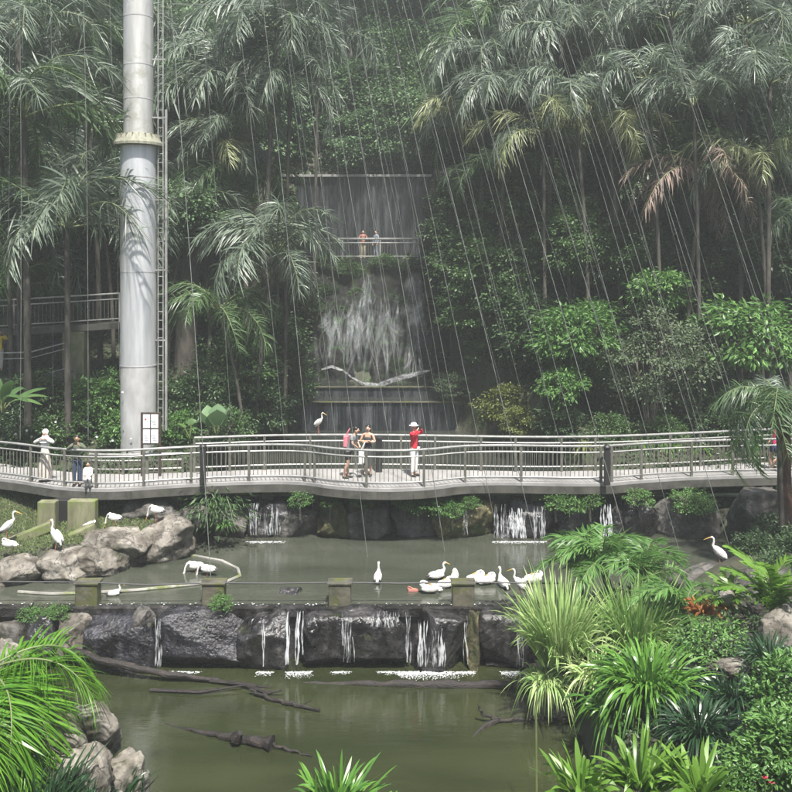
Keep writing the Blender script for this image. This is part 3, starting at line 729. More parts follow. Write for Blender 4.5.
# ================================================================== WEIRS AND ROCK WALLS
t = tag(empty('weir', (-4, 21.05, 0)), 'mossy concrete weir ledge between the lower and middle ponds', 'weir')
MB().box((-.5, .10, .30), (18.5, .5, 1.7)).build('wall', M['rock_wet'], t)
MB().box((-.5, .05, 1.15), (18.5, .6, .2)).build('lip', M['rock_wet'], t)
Yw = 20.75
WR = [(-8, 618, 30, 662, 'rock_grey', .5, 'grey weir boulder behind the bright green frond'), (24, 614, 62, 655, 'rock_wet', .5, 'dark ivy topped weir boulder near the left bank'),
      (56, 613, 94, 650, 'rock_pale', .3, 'pale rounded boulder at the left of the lower weir'), (90, 611, 158, 664, 'rock_violet', .85, 'violet grey weir block right of the pale rounded boulder'),
      (130, 607, 156, 632, 'rock_grey', .4, 'small brown rock capping the violet weir block'),
      (164, 610, 264, 666, 'rock_violet', 1.1, 'widest violet wet weir block under the second concrete stub'), (240, 612, 288, 662, 'rock_wet', .9, 'dark wet weir block left of the double fall'),
      (303, 610, 324, 640, 'rock_wet', .3, 'small round dark rock right of the double fall'), (309, 610, 407, 664, 'rock_wet', 1.3, 'broad flat wet weir block under the third concrete stub'),
      (412, 610, 469, 664, 'rock_wet', .7, 'domed wet weir block with white water on its face'), (464, 612, 482, 664, 'rock_moss', .6, 'narrow mossy weir rock under the fourth concrete stub'),
      (477, 610, 527, 662, 'rock_wet', 1.0, 'wet weir block right of the mossy rock'), (522, 612, 572, 664, 'rock_wet', .6, 'dark weir block behind the tall variegated grass')]
for i, (a, b, c, d, m_, bl, lab) in enumerate(WR):
    rock(a, b, c, d + 4, Yw + .05 * (i % 3) - .05, m_, lab, depth=1.1, blocky=bl, rough=.09, group='rocks of the lower weir')
g_f = 'thin falls over the lower weir'
for a, b, c, d, lab, mt in ((262, 266, 618, 664, 'single thin fall left of the double fall on the lower weir', 'stream'), (286, 293, 611, 662, 'left strand of the double fall on the lower weir', 'stream'),
                        (296, 304, 611, 662, 'right strand of the double fall on the lower weir', 'stream'), (405, 412, 612, 660, 'fall in the dark gap before the domed block', 'stream_thin'),
                        (418, 428, 620, 664, 'white fall down the left of the domed block', 'stream'), (430, 440, 630, 664, 'broken water on the middle of the domed block', 'stream_thin'), (440, 446, 625, 664, 'white fall down the right of the domed block', 'stream'),
                        (462, 468, 615, 662, 'slim fall beside the mossy weir rock', 'stream_thin'), (512, 522, 612, 664, 'fall beside the tall variegated grass', 'stream_thin'),
                        (154, 163, 618, 664, 'dark narrow fall between the violet blocks', 'stream_thin'), (340, 352, 611, 660, 'faint film of water on the broad flat block', 'stream_thin'), (370, 400, 611, 625, 'water spilling over the top of the broad flat block', 'stream_thin')):
    fall(a, b, c, d, Yw - .60, lab, mt, nw=6, group=g_f)
# overflowing lip
def foam_patch(px0, px1, Y0, Y1, z, mat='foam', label='white foam at the foot of a small fall', group='foam patches', dens=1100):
    rr = np.random.default_rng(int(px0 + px1)); xa, xb = PX(px0, (Y0 + Y1) / 2), PX(px1, (Y0 + Y1) / 2); n = int(dens * (xb - xa) * (Y1 - Y0)) + 12; mb = MB()
    for _ in range(n):
        u = rr.beta(1.5, 1.5); v_ = 1 - abs(rr.normal(0, .42))
        if v_ < 0: continue
        x = xa + (xb - xa) * u + rr.normal(0, .02); y = Y0 + (Y1 - Y0) * v_; r = rr.uniform(.004, .013) * (1.3 if v_ > .6 else .8); b = len(mb.v); zz_ = z + .004 + rr.uniform(0, .018)
        for j in range(6): a_ = j * math.pi / 3 + rr.uniform(-.3, .3); q = r * rr.uniform(.6, 1.2); mb.v.append((x + 1.7 * q * math.cos(a_), y + q * math.sin(a_), zz_))
        mb.f.append(tuple(range(b, b + 6)))
    return tag(mb.build('foam', M['white_water']), label, 'foam', group, 'stuff')
for a, b, w in ((255, 272, .35), (284, 312, .5), (330, 350, .2), (376, 400, .2), (400, 462, .7), (500, 528, .5), (460, 476, .35), (150, 200, .25), (395, 425, .5)):
    foam_patch(a, b, 20.15 - w * .6, 20.2, .0)
foam_patch(-30, 590, 20.8, 21.05, 1.275, 'foam_thin', 'broken white water along the lower weir ledge', dens=45)
# concrete stubs with cable
STUB = [(88, 'first'), (214, 'second'), (340, 'third'), (463, 'fourth')]
for px, o_ in STUB:
    t = tag(empty('concrete_stub', (PX(px, 21.1), 21.12, 1.2)), f'{o_} square mossy concrete stub from the left on the lower weir', 'post', 'concrete stubs on the lower weir')
    MB().box((0, 0, .26), (.54, .34, .62)).build('block', M['concrete_dark'], t, bevel=.03)
    MB().box((0, 0, .588), (.60, .40, .05)).build('cap', M['concrete_dark'], t, bevel=.01)
mb = MB(); pts = []
cx_ = [(-30, 581), (88, 582), (150, 584.5), (214, 582.5), (280, 583), (340, 582), (400, 583), (463, 582), (560, 583)]
for px, py in cx_: pts.append((PX(px, 21.1), 20.98, PZ(py, 21.0) ))
mb.tube(pts, .018, 6); tag(mb.build('wire', M['cable_dark']), 'thin dark wire strung along the tops of the concrete stubs', 'wire')

# upper rock wall under the bridge
Yu = 26.9
t = tag(empty('weir', (2, 27.3, 1.2)), 'dark rock weir under the footbridge holding the upper pond', 'weir')
mb = MB(); mb.box((0, 0, .45), (17, .5, 1.6)); mb.build('wall', M['rock_wall'] if 'rock_wall' in M else M['rock_wet'], t)
UR = [(200, 497, 250, 540, 'rock_grey', .4, 'grey boulder behind the drooping leaf shrub'), (246, 500, 290, 538, 'rock_wet', .8, 'wet wall rock with thin falls left of the slanting slab'), (274, 500, 322, 540, 'rock_grey', .5, 'dark slanting rock slab under the bridge'), (318, 502, 353, 543, 'rock_moss', .4, 'yellow mossy rounded rock under the bridge'),
      (348, 500, 392, 540, 'rock_grey', .5, 'grey rock right of the yellow mossy rock'), (386, 500, 440, 540, 'rock_grey', .6, 'broad grey rock beneath the person in red'), (432, 498, 496, 540, 'rock_moss', .7, 'green stained rock left of the wide fall'),
      (492, 500, 552, 541, 'rock_wet', .8, 'wet dark rock behind the wide fall'), (546, 499, 602, 540, 'rock_wet', .6, 'dark rock between the two right falls'), (596, 500, 625, 540, 'rock_wet', .8, 'wet dark rock behind the narrow right fall'), (612, 500, 660, 542, 'rock_wet', .6, 'dark rock right of the narrow fall'),
      (645, 494, 722, 545, 'rock_grey', .5, 'large pale grey rock at the right end of the upper weir')]
for i, (a, b, c, d, m_, bl, lab) in enumerate(UR):
    rock(a, b, c, d, 26.7 + .08 * (i % 3), m_, lab, depth=1.3, blocky=bl, rough=.14, group='rocks of the upper weir')
rock(733, 484, 778, 540, 25.8, 'rock_grey', 'upright grey rock pier holding up the right end of the bridge', depth=1.2, blocky=.9, rough=.08)
g_u = 'falls over the upper weir'
for a, b, c, d, lab, mt in ((247, 262, 503, 534, 'left thin fall under the bridge', 'stream_thin'), (264, 282, 505, 534, 'second thin fall beside the slanting slab', 'stream_thin'),
                            (494, 508, 504, 537, 'left part of the wide fall under the bridge', 'stream_thin'), (508, 528, 508, 537, 'middle part of the wide fall under the bridge', 'stream'), (528, 546, 506, 537, 'right part of the wide fall under the bridge', 'stream_thin'),
                            (600, 613, 504, 536, 'narrow fall right of the wide fall', 'stream'), (462, 468, 508, 534, 'very thin fall left of the wide fall', 'stream_thin')):
    fall(a, b, c, d, 25.98, lab, mt, nw=8, group=g_u)
for a, b, w in ((244, 284, .3), (492, 548, .35), (596, 616, .3)): foam_patch(a, b, 25.8 - w * .6, 25.85, 1.27)

# left bank -------------------------------------------------------------------
for a, b, c, d, Y, m_, lab in ((132, 520, 196, 562, 24.6, 'rock_pale', 'large pale topped boulder nearest the drooping leaf shrub'), (88, 526, 150, 566, 24.0, 'rock_pale', 'large pale boulder between two others on the left bank'),
                               (82, 546, 124, 580, 23.2, 'rock_pale', 'streaked boulder at the water below the larger boulders'), (44, 552, 88, 586, 22.9, 'rock_pale', 'pale boulder with a stork standing on it'),
                               (-14, 554, 48, 590, 22.8, 'rock_pale', 'broad pale boulder at the left edge of the middle pond'), (128, 498, 186, 530, 26.2, 'rock_grey', 'brown boulder under the bridge near the notice board'),
                               (176, 505, 215, 530, 25.9, 'rock_grey', 'dark boulder left of the drooping leaf shrub'), (276, 588, 306, 604, 21.9, 'rock_wet', 'low dark rock lying in the middle pond')):
    rock(a, b, c, d, Y, m_, lab, depth=(c - a) * Y / F * .9, blocky=.45, rough=.17)
def blockpx(name, x0, y0, x1, y1, Y, dp, mat, label, cat='block'):
    w, h = (x1 - x0) * Y / F, (y1 - y0) * Y / F
    o = MB().box((0, 0, h / 2), (w, dp, h)).build(name, M[mat], bevel=.03); o.location = (PX((x0 + x1) / 2, Y), Y + dp / 2, PZ(y1, Y)); return tag(o, label, cat)
blockpx('concrete_or_shade_block', 67, 501, 95, 541, 24.3, .3, 'concrete_moss', 'wide mossy concrete block under the bridge on the left bank')
blockpx('concrete_or_shade_block', 37, 502, 55, 538, 24.5, .3, 'concrete_moss', 'narrow mossy concrete block left of the dark gap')
blockpx('concrete_or_shade_block', 52, 500, 70, 540, 25.2, .3, 'black', 'black panel standing in for the shade in the gap between the mossy concrete blocks')  # no concrete here: added black panel paints the shaded gap
for (a, b, lab) in (((-20, 551, 23.9), (52, 522, 24.2), 'upper mossy kerb slanting up the left bank'), ((0, 567, 23.3), (96, 523, 24.2), 'lower yellow green kerb slanting to the concrete block')):
    p = (PX(a[0], a[2]), a[2], PZ(a[1], a[2]) - .1); q = (PX(b[0], b[2]), b[2], PZ(b[1], b[2]) - .1)
    tag(MB().bar(p, q, .28, .26).build('kerb', M['concrete_moss'], bevel=.03), lab, 'kerb')
# pale hose lying in the shallows
hp = [(165, 553), (195, 556), (222, 561), (238, 569), (240, 576), (228, 581), (205, 583), (180, 586), (140, 590), (90, 593), (50, 594), (18, 592)]
mb = MB(); mb.tube([(PX(a, 862 * 8.13 / (b - 270)), 862 * 8.13 / (b - 270), 1.29) for a, b in hp], .045, 7)
tag(mb.build('hose', M['concrete'], smooth=True), 'pale curved hose lying in the shallow middle pond', 'hose')
# lawn stuff on left bank
def scatter(n, x0, x1, y0, y1, keep=None):
    X = R.uniform(x0, x1, n); Y = R.uniform(y0, y1, n)
    if keep is not None:
        k = keep(X, Y); X, Y = X[k], Y[k]
    return X, Y, terrain(X, Y)
X, Y, Z = scatter(26000, -14, -6.0, 23.0, 27.5, lambda x, y: (terrain(x, y) > 1.35) & (x < np.interp(y, [23, 24, 27.5], [-8.0, -7.2, -6.0])))
P = np.stack([X, Y, Z], 1); d = unit(R.normal(0, .5, P.shape) + [0, 0, .8])
V, Q = blades(P, d, R.uniform(.05, .14, len(P)), R.uniform(.012, .03, len(P)), R.uniform(0, .5, len(P)), k=2)
tag(mobj('grass', np_mesh('grass', V, Q, M['lawn'])), 'thin sunlit grass on the left bank below the bridge', 'grass', kind='stuff')
# ground cover on all slopes
def cover(name, n, x0, x1, y0, y1, size, mat, label, keep):
    X, Y, Z = scatter(n, x0, x1, y0, y1, keep); P = np.stack([X, Y, Z + R.uniform(0, .35, len(X))], 1)
    ax = unit(R.normal(0, 1, P.shape) + [0, -.2, .3]); V, Q = leaves(P, ax, R.uniform(.6, 1.3, len(P)) * size, .5)
    tag(mobj(name, np_mesh(name, V, Q, mat)), label, 'ground cover', kind='stuff')
off_pool = lambda x, y: ~((x > -5.6) & (x < 2.9) & (y > 27) & (y < 50)) & (terrain(x, y) > np.where(y < 20.9, .15, np.where(y < 27, 1.5, 2.6)))
cover('ground_cover', 60000, -24, 24, 27.8, 48, .19, M['leaf_dark'], 'dark leafy ground cover on the slopes beside the waterfall', off_pool)
cover('ground_cover', 70000, -38, 38, 48, 68, .34, M['leaf_mid'], 'leafy undergrowth high on the hillside', lambda x, y: y > 0)
cover('ground_cover', 30000, 4, 14, 11, 27, .13, M['leaf_dark'], 'dark leafy ground cover on the right bank', lambda x, y: (terrain(x, y) > np.where(y < 20.9, .1, 1.4)) & ~((x > 6) & (x < 9.6) & (y > 20.3)))
cover('ground_cover', 9000, -14, -4.5, 11, 20, .12, M['leaf_dark'], 'dark leafy ground cover on the lower left bank', lambda x, y: (terrain(x, y) > .1))

# moss and fern tufts on the upper wall tops and cliff
def tuft(px, py, Y, n, ln, wd, mat, label, name='fern', cat='fern', group=None, droop=(.3, .9), up=.9, rad=.12, k=4, zb=None, side_bias=(0, 0, 0), prof='lance'):
    X_ = PX(px, Y); Z_ = PZ(py, Y) if zb is None else zb
    th = R.uniform(0, 2 * np.pi, n); rr = R.uniform(.0, rad, n)
    P = np.stack([rr * np.cos(th), rr * np.sin(th), np.zeros(n)], 1)
    tilt = R.uniform(.05, 1.0, n) ** .8
    d = unit(np.stack([np.cos(th) * tilt, np.sin(th) * tilt, np.full(n, up)], 1) + R.normal(0, .1, (n, 3)) + np.array(side_bias))
    V, Q = blades(P, d, ln * R.uniform(.55, 1.1, n), wd * R.uniform(.7, 1.2, n), R.uniform(*droop, n), k=k, prof=prof)
    o = mobj(name, np_mesh(name, V, Q, M[mat]), None, (X_, Y, Z_)); return tag(o, label, cat, group)
for px, py, s, m_ in ((362, 500, .5, 'leaf_bright'), (405, 500, .6, 'leaf_bright'), (418, 503, .7, 'leaf_bright'), (440, 506, .7, 'leaf_mid'), (452, 508, .6, 'leaf_bright'), (470, 502, .5, 'leaf_mid'), (556, 500, .6, 'leaf_mid'), (570, 502, .7, 'leaf_bright'), (590, 500, .6, 'leaf_mid'), (300, 498, .6, 'leaf_mid'), (330, 500, .5, 'leaf_bright'), (640, 497, .7, 'leaf_mid'), (690, 500, .8, 'leaf_bright'), (700, 505, .7, 'leaf_mid')):
    o = shrub(px, py, 26.0, 'small', s * 1.1, 'small leafy plant growing from the upper weir rocks under the bridge', 'plants on the upper weir', zbase=PZ(py + 12, 26.0))
for px, py in ((30, 618), (44, 620), (222, 602), (60, 612)):
    shrub(px, py, 20.7, 'small', .5, 'small leafy plant growing on the lower weir ledge', 'plants on the lower weir', zbase=1.1)

# ================================================================== PEOPLE
import bmesh
def skin_obj(name, verts, edges, mat, parent, root=0, sub=2):
    """verts: list of (xyz, (rx, ry)); grows one continuous surface"""
    bm = bmesh.new(); ly = bm.verts.layers.skin.verify()
    vs = []
    for p, r in verts:
        v = bm.verts.new(p); v[ly].radius = (r, r) if not isinstance(r, tuple) else r; vs.append(v)
    for a, b in edges: bm.edges.new((vs[a], vs[b]))
    vs[root][ly].use_root = True
    me = bpy.data.meshes.new(name); bm.to_mesh(me); bm.free(); me.materials.append(mat)
    o = mobj(name, me, parent)
    m = o.modifiers.new('skin', 'SKIN'); m.use_smooth_shade = True
    s = o.modifiers.new('sub', 'SUBSURF'); s.levels = sub; s.render_levels = sub
    return o
def person(px, Y, H, rz, label, top, legs, head='hair', arms=None, knees=None, long_sleeve=True, skirt=None, group=None, z=ZD, skin='skin', crouch=0.0, hijab=None, hat=None, lean=0.0, bare_legs=False, strap=False):
    """arms: ((elbow xyz, hand xyz) left, right) in body heights, facing -Y"""
    S = H
    t = tag(empty('person', (PX(px, Y), Y, z), rz), label, 'person', group)
    k = lambda *p: Vector((p[0] * S, p[1] * S, p[2] * S))
    c = crouch
    hipz = .53 - c * .33; ly = lean
    def up(x, y, zz_): return k(x, y - ly * max(0, zz_ - .53), zz_ - c * .33)
    arms = arms or (((-.135, 0, .65), (-.13, -.05, .50)), ((.135, 0, .65), (.13, -.05, .50)))
    V = []; E = []
    def v(p, r): V.append((p, (r[0] * S, r[1] * S) if isinstance(r, tuple) else r * S)); return len(V) - 1
    pel = v(up(0, .0, .53), (.068, .052)); wa = v(up(0, 0, .63), (.060, .046)); ch = v(up(0, -.005, .735), (.074, .052)); nb = v(up(0, .004, .815), (.040, .034))
    nk = v(up(0, -.002, .85), .026); hd = v(up(0, -.008, .885), (.036, .040)); hm = v(up(0, -.004, .93), (.043, .050)); ht = v(up(0, .002, .972), (.028, .034))
    E += [(pel, wa), (wa, ch), (ch, nb), (nb, nk), (nk, hd), (hd, hm), (hm, ht)]
    nose = v(up(0, -.062, .915), .006); E.append((hm, nose))
    for s in (-1, 1): e = v(up(s * .050, .004, .92), .007); E.append((hm, e))
    legp = []
    for i, s in enumerate((-1, 1)):
        kn = knees[i] if knees else (s * .052, -.012 - c * .22, .285 + c * .05)
        an = (s * .055, .012, .045)
        if knees: an = (kn[0] * 1.0, .03 + (0 if i else .04), .045)
        hj = v(k(s * .045, .0, hipz - .04), .048); kj = v(k(*kn), .032); cj = v(k((kn[0] + an[0]) / 2, (kn[1] + an[1]) / 2 + .012, (kn[2] + an[2]) / 2 + .02), .032); aj = v(k(*an), .018); hl = v(k(an[0], an[1] + .012, .018), .018); to = v(k(an[0] * 1.1, an[1] - .095, .014), .014)
        E += [(pel, hj), (hj, kj), (kj, cj), (cj, aj), (aj, hl), (aj, to)]
        legp.append((k(s * .045, 0, hipz - .04), k(*kn), k(*an)))
    armp = []
    for i, s in enumerate((-1, 1)):
        (el, ha) = arms[i]
        sh = v(up(s * .095, 0, .80), .030); ej = v(up(*el), .021); ehp = up(*ha); epp = up(*el)
        d = (ehp - epp).normalized(); wr = v(ehp - d * .035 * S, .014); pm = v(ehp, (.018, .011))
        E += [(nb, sh), (sh, ej), (ej, wr), (wr, pm)]
        sd = d.cross(Vector((0, 0, 1))); sd = sd.normalized() if sd.length > .1 else Vector((1, 0, 0))
        dn = sd.cross(d)
        for f in range(4):
            o_ = sd * (f - 1.5) * .011 * S; ln = (.030, .036, .033, .026)[f] * S
            a = v(ehp + o_ + d * .022 * S, .0055); b = v(ehp + o_ * 1.1 + d * (.022 * S + ln * .6) - dn * .01 * S, .0045); E += [(pm, a), (a, b)]
        th = v(ehp - sd * .026 * S + d * .006 * S, .006); E.append((pm, th))
        armp.append((up(s * .095, 0, .80), epp, ehp))
    skin_obj('body', V, E, M[skin], t)
    # eyes and mouth are small shallow pieces of the face
    mb = MB()
    for s in (-1, 1): mb.ell(up(s * .018, -.051, .932), (.006 * S, .004 * S, .004 * S), 8, 5)
    mb.box(up(0, -.046, .892), (.022 * S, .006 * S, .004 * S)); mb.build('face_detail', M['hair'], t)
    # top
    q = 1.16 if not strap else 1.08; V2 = []; E2 = []
    def w(p, r): V2.append((p, (r[0] * S, r[1] * S) if isinstance(r, tuple) else r * S)); return len(V2) - 1
    a0 = w(up(0, 0, .475), (.092, .072)); a1 = w(up(0, 0, .62), (.074, .060)); a2 = w(up(0, -.005, .735), (.086, .066)); a3 = w(up(0, .004, .81 if not strap else .775), (.052, .044) if not strap else (.07, .05))
    E2 += [(a0, a1), (a1, a2), (a2, a3)]
    if not strap:
        for sh, el, ha in armp:
            b0 = w(sh, .041); end = el if not long_sleeve else el
            if long_sleeve:
                b1 = w(el, .031); b2 = w(el.lerp(ha, .72), .026); E2 += [(a3, b0), (b0, b1), (b1, b2)]
            else:
                b1 = w(sh.lerp(el, .6), .034); E2 += [(a3, b0), (b0, b1)]
    skin_obj('top', V2, E2, M[top], t)
    # legs clothing
    if skirt:
        zb, wd = skirt; mb = MB(); n_ = 28; K = 8
        for i in range(K + 1):
            q = i / K; zq = (hipz + .07) * (1 - q) + zb * q; r0 = .076 + (wd - .076) * min(1, q * 1.3) ** .8
            for j in range(n_):
                a_ = 2 * math.pi * j / n_; f_ = 1 + .07 * q * math.sin(a_ * 7 + q * 2); mb.v.append(tuple(k(r0 * f_ * math.cos(a_), r0 * .78 * f_ * math.sin(a_), zq)))
        for i in range(K):
            for j in range(n_): mb.f.append((i * n_ + j, i * n_ + (j + 1) % n_, (i + 1) * n_ + (j + 1) % n_, (i + 1) * n_ + j))
        mb.build('skirt', M[legs], t, smooth=True)
    else:
        V3 = [(k(0, 0, hipz + .05), (.082 * S, .064 * S))]; E3 = []
        for hp_, kn_, an_ in legp:
            b = len(V3); V3.append((hp_, .060 * S)); V3.append((kn_ if not bare_legs else hp_.lerp(kn_, .75), .043 * S)); E3 += [(0, b), (b, b + 1)]
            if not bare_legs: V3.append((an_.lerp(kn_, .06), .034 * S)); E3.append((b + 1, b + 2))
        skin_obj('trousers' if not bare_legs else 'shorts', V3, E3, M[legs], t)
    # shoes
    for hp_, kn_, an_ in legp:
        MB().ell((an_.x, an_.y - .04 * S, .024 * S), (.028 * S, .075 * S, .024 * S), 12, 8).build('shoe', M['black'], t, smooth=True)
    hc = up(0, .004, .935)
    if hijab:
        mb = MB(); mb.ell(hc + Vector((0, .014 * S, .004 * S)), (.060 * S, .062 * S, .066 * S), 16, 12)
        mb.lathe(up(0, .006, .76), [(.115 * S, 0), (.10 * S, .05 * S), (.062 * S, .10 * S), (.05 * S, .13 * S)], 16); mb.build('headscarf', M[hijab], t, smooth=True)
    else:
        mb = MB(); mb.ell(hc + Vector((0, .016 * S, .014 * S)), (.052 * S, .054 * S, .052 * S), 16, 12)
        if head == 'long': mb.ell(hc + Vector((0, .042 * S, -.05 * S)), (.045 * S, .024 * S, .085 * S), 14, 10)
        if head == 'bun': mb.ell(hc + Vector((0, .07 * S, .02 * S)), (.026 * S, .026 * S, .026 * S), 10, 8)
        mb.build('hair', M['hair_grey' if head == 'grey' else 'hair'], t, smooth=True)
        if hat:
            MB().lathe(hc + Vector((0, 0, .012 * S)), [(.088 * S, 0), (.09 * S, .006 * S), (.058 * S, .012 * S), (.055 * S, .04 * S), (.035 * S, .056 * S), (.004, .058 * S)], 20).build('hat', M[hat], t, smooth=True)
    return t, k, up
def held(name, label, cat, t, p, dims, mat, extra=None):
    """thing held or worn, placed in world space by its carrier's frame"""
    Mx = Matrix.Translation(t.location) @ Matrix.Rotation(t.rotation_euler.z, 4, 'Z')
    e = tag(empty(name, Mx @ p, t.rotation_euler.z), label, cat)
    MB().box((0, 0, 0), dims).build('body', M[mat], e, bevel=min(dims) * .25)
    if extra == 'lens': MB().lathe((0, 0, 0), [(dims[2] * .38, 0), (dims[2] * .34, .05), (dims[2] * .36, .055)], 14).build('lens', M['black'], e).rotation_euler = (math.pi / 2, 0, 0)
    if extra == 'strap':
        mb = MB(); mb.tube([(-dims[0] * .3, 0, dims[2] * .5), (-dims[0] * .2, -.08, dims[2] * .9), (0, -.12, dims[2] * 1.1), (dims[0] * .2, -.08, dims[2] * .9), (dims[0] * .3, 0, dims[2] * .5)], .012, 6); mb.build('strap', M[mat], e)
    return e
UP_ARMS = (((-.17, -.06, .76), (-.03, -.13, .905)), ((.17, -.06, .76), (.03, -.13, .905)))
p1, k, up = person(45, 26.1, 1.58, 0, 'person in pale headscarf and long cream robe with hands raised at the left railing', 'white', 'cream', arms=(((-.19, -.05, .75), (-.03, -.11, .84)), ((.19, -.05, .75), (.03, -.11, .84))), skirt=(.05, .125), hijab='white')
p2, k, up = person(77, 25.55, 1.52, .15, 'person in olive shirt and blue jeans holding up a camera at the left railing', 'olive', 'denim', arms=(((-.17, -.06, .73), (-.03, -.14, .84)), ((.17, -.06, .73), (.03, -.14, .84))), skin='skin_tan')
held('camera', 'small dark camera held up by the person in blue jeans', 'camera', p2, up(0, -.16, .86), (.12, .04, .07), 'black', 'lens')
person(88, 25.25, 1.05, .3, 'small child in white crouching by the railing beside the person in jeans', 'white', 'white', crouch=.75, arms=(((-.10, -.08, .66), (-.03, -.15, .66)), ((.10, -.08, .66), (.03, -.15, .62))), head='hair')
p4, k, up = person(348, 26.5, 1.62, 1.2, 'person in a grey top and dark shorts leaning sideways, wearing a pink backpack', 'grey_c', 'black_c', bare_legs=True, long_sleeve=False, lean=.45, head='bun', arms=(((-.12, -.08, .68), (-.06, -.17, .62)), ((.12, -.08, .68), (.06, -.17, .62))), knees=((-.05, -.03, .29), (.05, .02, .29)))
held('backpack', 'pink backpack on the back of the person in the grey top', 'backpack', p4, up(0, .11, .70), (.24, .13, .36), 'pink', 'strap')
p5, k, up = person(368, 26.8, 1.60, -.2, 'person with bare shoulders in a long charcoal dress with folded arms', 'charcoal', 'charcoal', strap=True, skirt=(.22, .10), head='long', arms=(((-.15, -.03, .67), (.04, -.10, .70)), ((.15, -.03, .67), (-.04, -.12, .68))))
t = tag(empty('bollard', (PX(379, 27.3), 27.35, ZD)), 'black service post behind the person in the charcoal dress', 'bollard')
MB().box((0, 0, .52), (.2, .2, 1.04)).build('post', M['black'], t, bevel=.015); MB().lathe((0, 0, 1.04), [(.12, 0), (.12, .04), (.02, .09)], 16).build('cap', M['black'], t)
p7, k, up = person(414, 26.75, 1.66, .9, 'person in red jacket, white trousers and white hat taking a picture', 'red', 'white', arms=(((-.14, -.09, .80), (-.03, -.13, .915)), ((.15, -.08, .80), (.03, -.13, .925))), hat='white', head='grey')
held('camera', 'small dark camera held to the face by the person in red', 'camera', p7, up(0, -.15, .93), (.12, .05, .08), 'black', 'lens')
held('shoulder_bag', 'black bag on the hip of the person in red', 'bag', p7, up(.10, .03, .56), (.09, .16, .17), 'black_c', 'strap')
held('shopping_bag', 'pale bag held low between the two people chatting on the bridge', 'bag', p4, up(0.05, -.25, .40), (.22, .12, .42), 'white', 'strap')
ZU = 10.02
person(363, 47.7, 1.62, .1, 'person in a salmon top leaning on the upper walkway rail', 'salmon', 'khaki', z=ZU, arms=(((-.15, -.03, .68), (-.04, -.12, .66)), ((.15, -.03, .68), (.04, -.12, .66))))
person(376, 47.8, 1.62, -.9, 'person in blue grey clothes standing on the upper walkway', 'bluegrey', 'bluegrey', z=ZU)
p8, k, up = person(774, 27.6, 1.55, 1.4, 'person in a magenta top and navy shorts walking on the bridge behind the dark fern', 'magenta', 'navy', bare_legs=True, long_sleeve=False, head='hair', lean=.25, knees=((-.05, -.09, .29), (.05, .06, .29)), arms=(((-.12, -.05, .67), (-.10, -.15, .58)), ((.12, .03, .67), (.10, .08, .56))))
person(-1, 32.6, 1.62, .8, 'person in a yellow shirt on the raised walkway at the left edge', 'yellow', 'cream', z=PZ(372, 32.6), arms=UP_ARMS, head='hair')

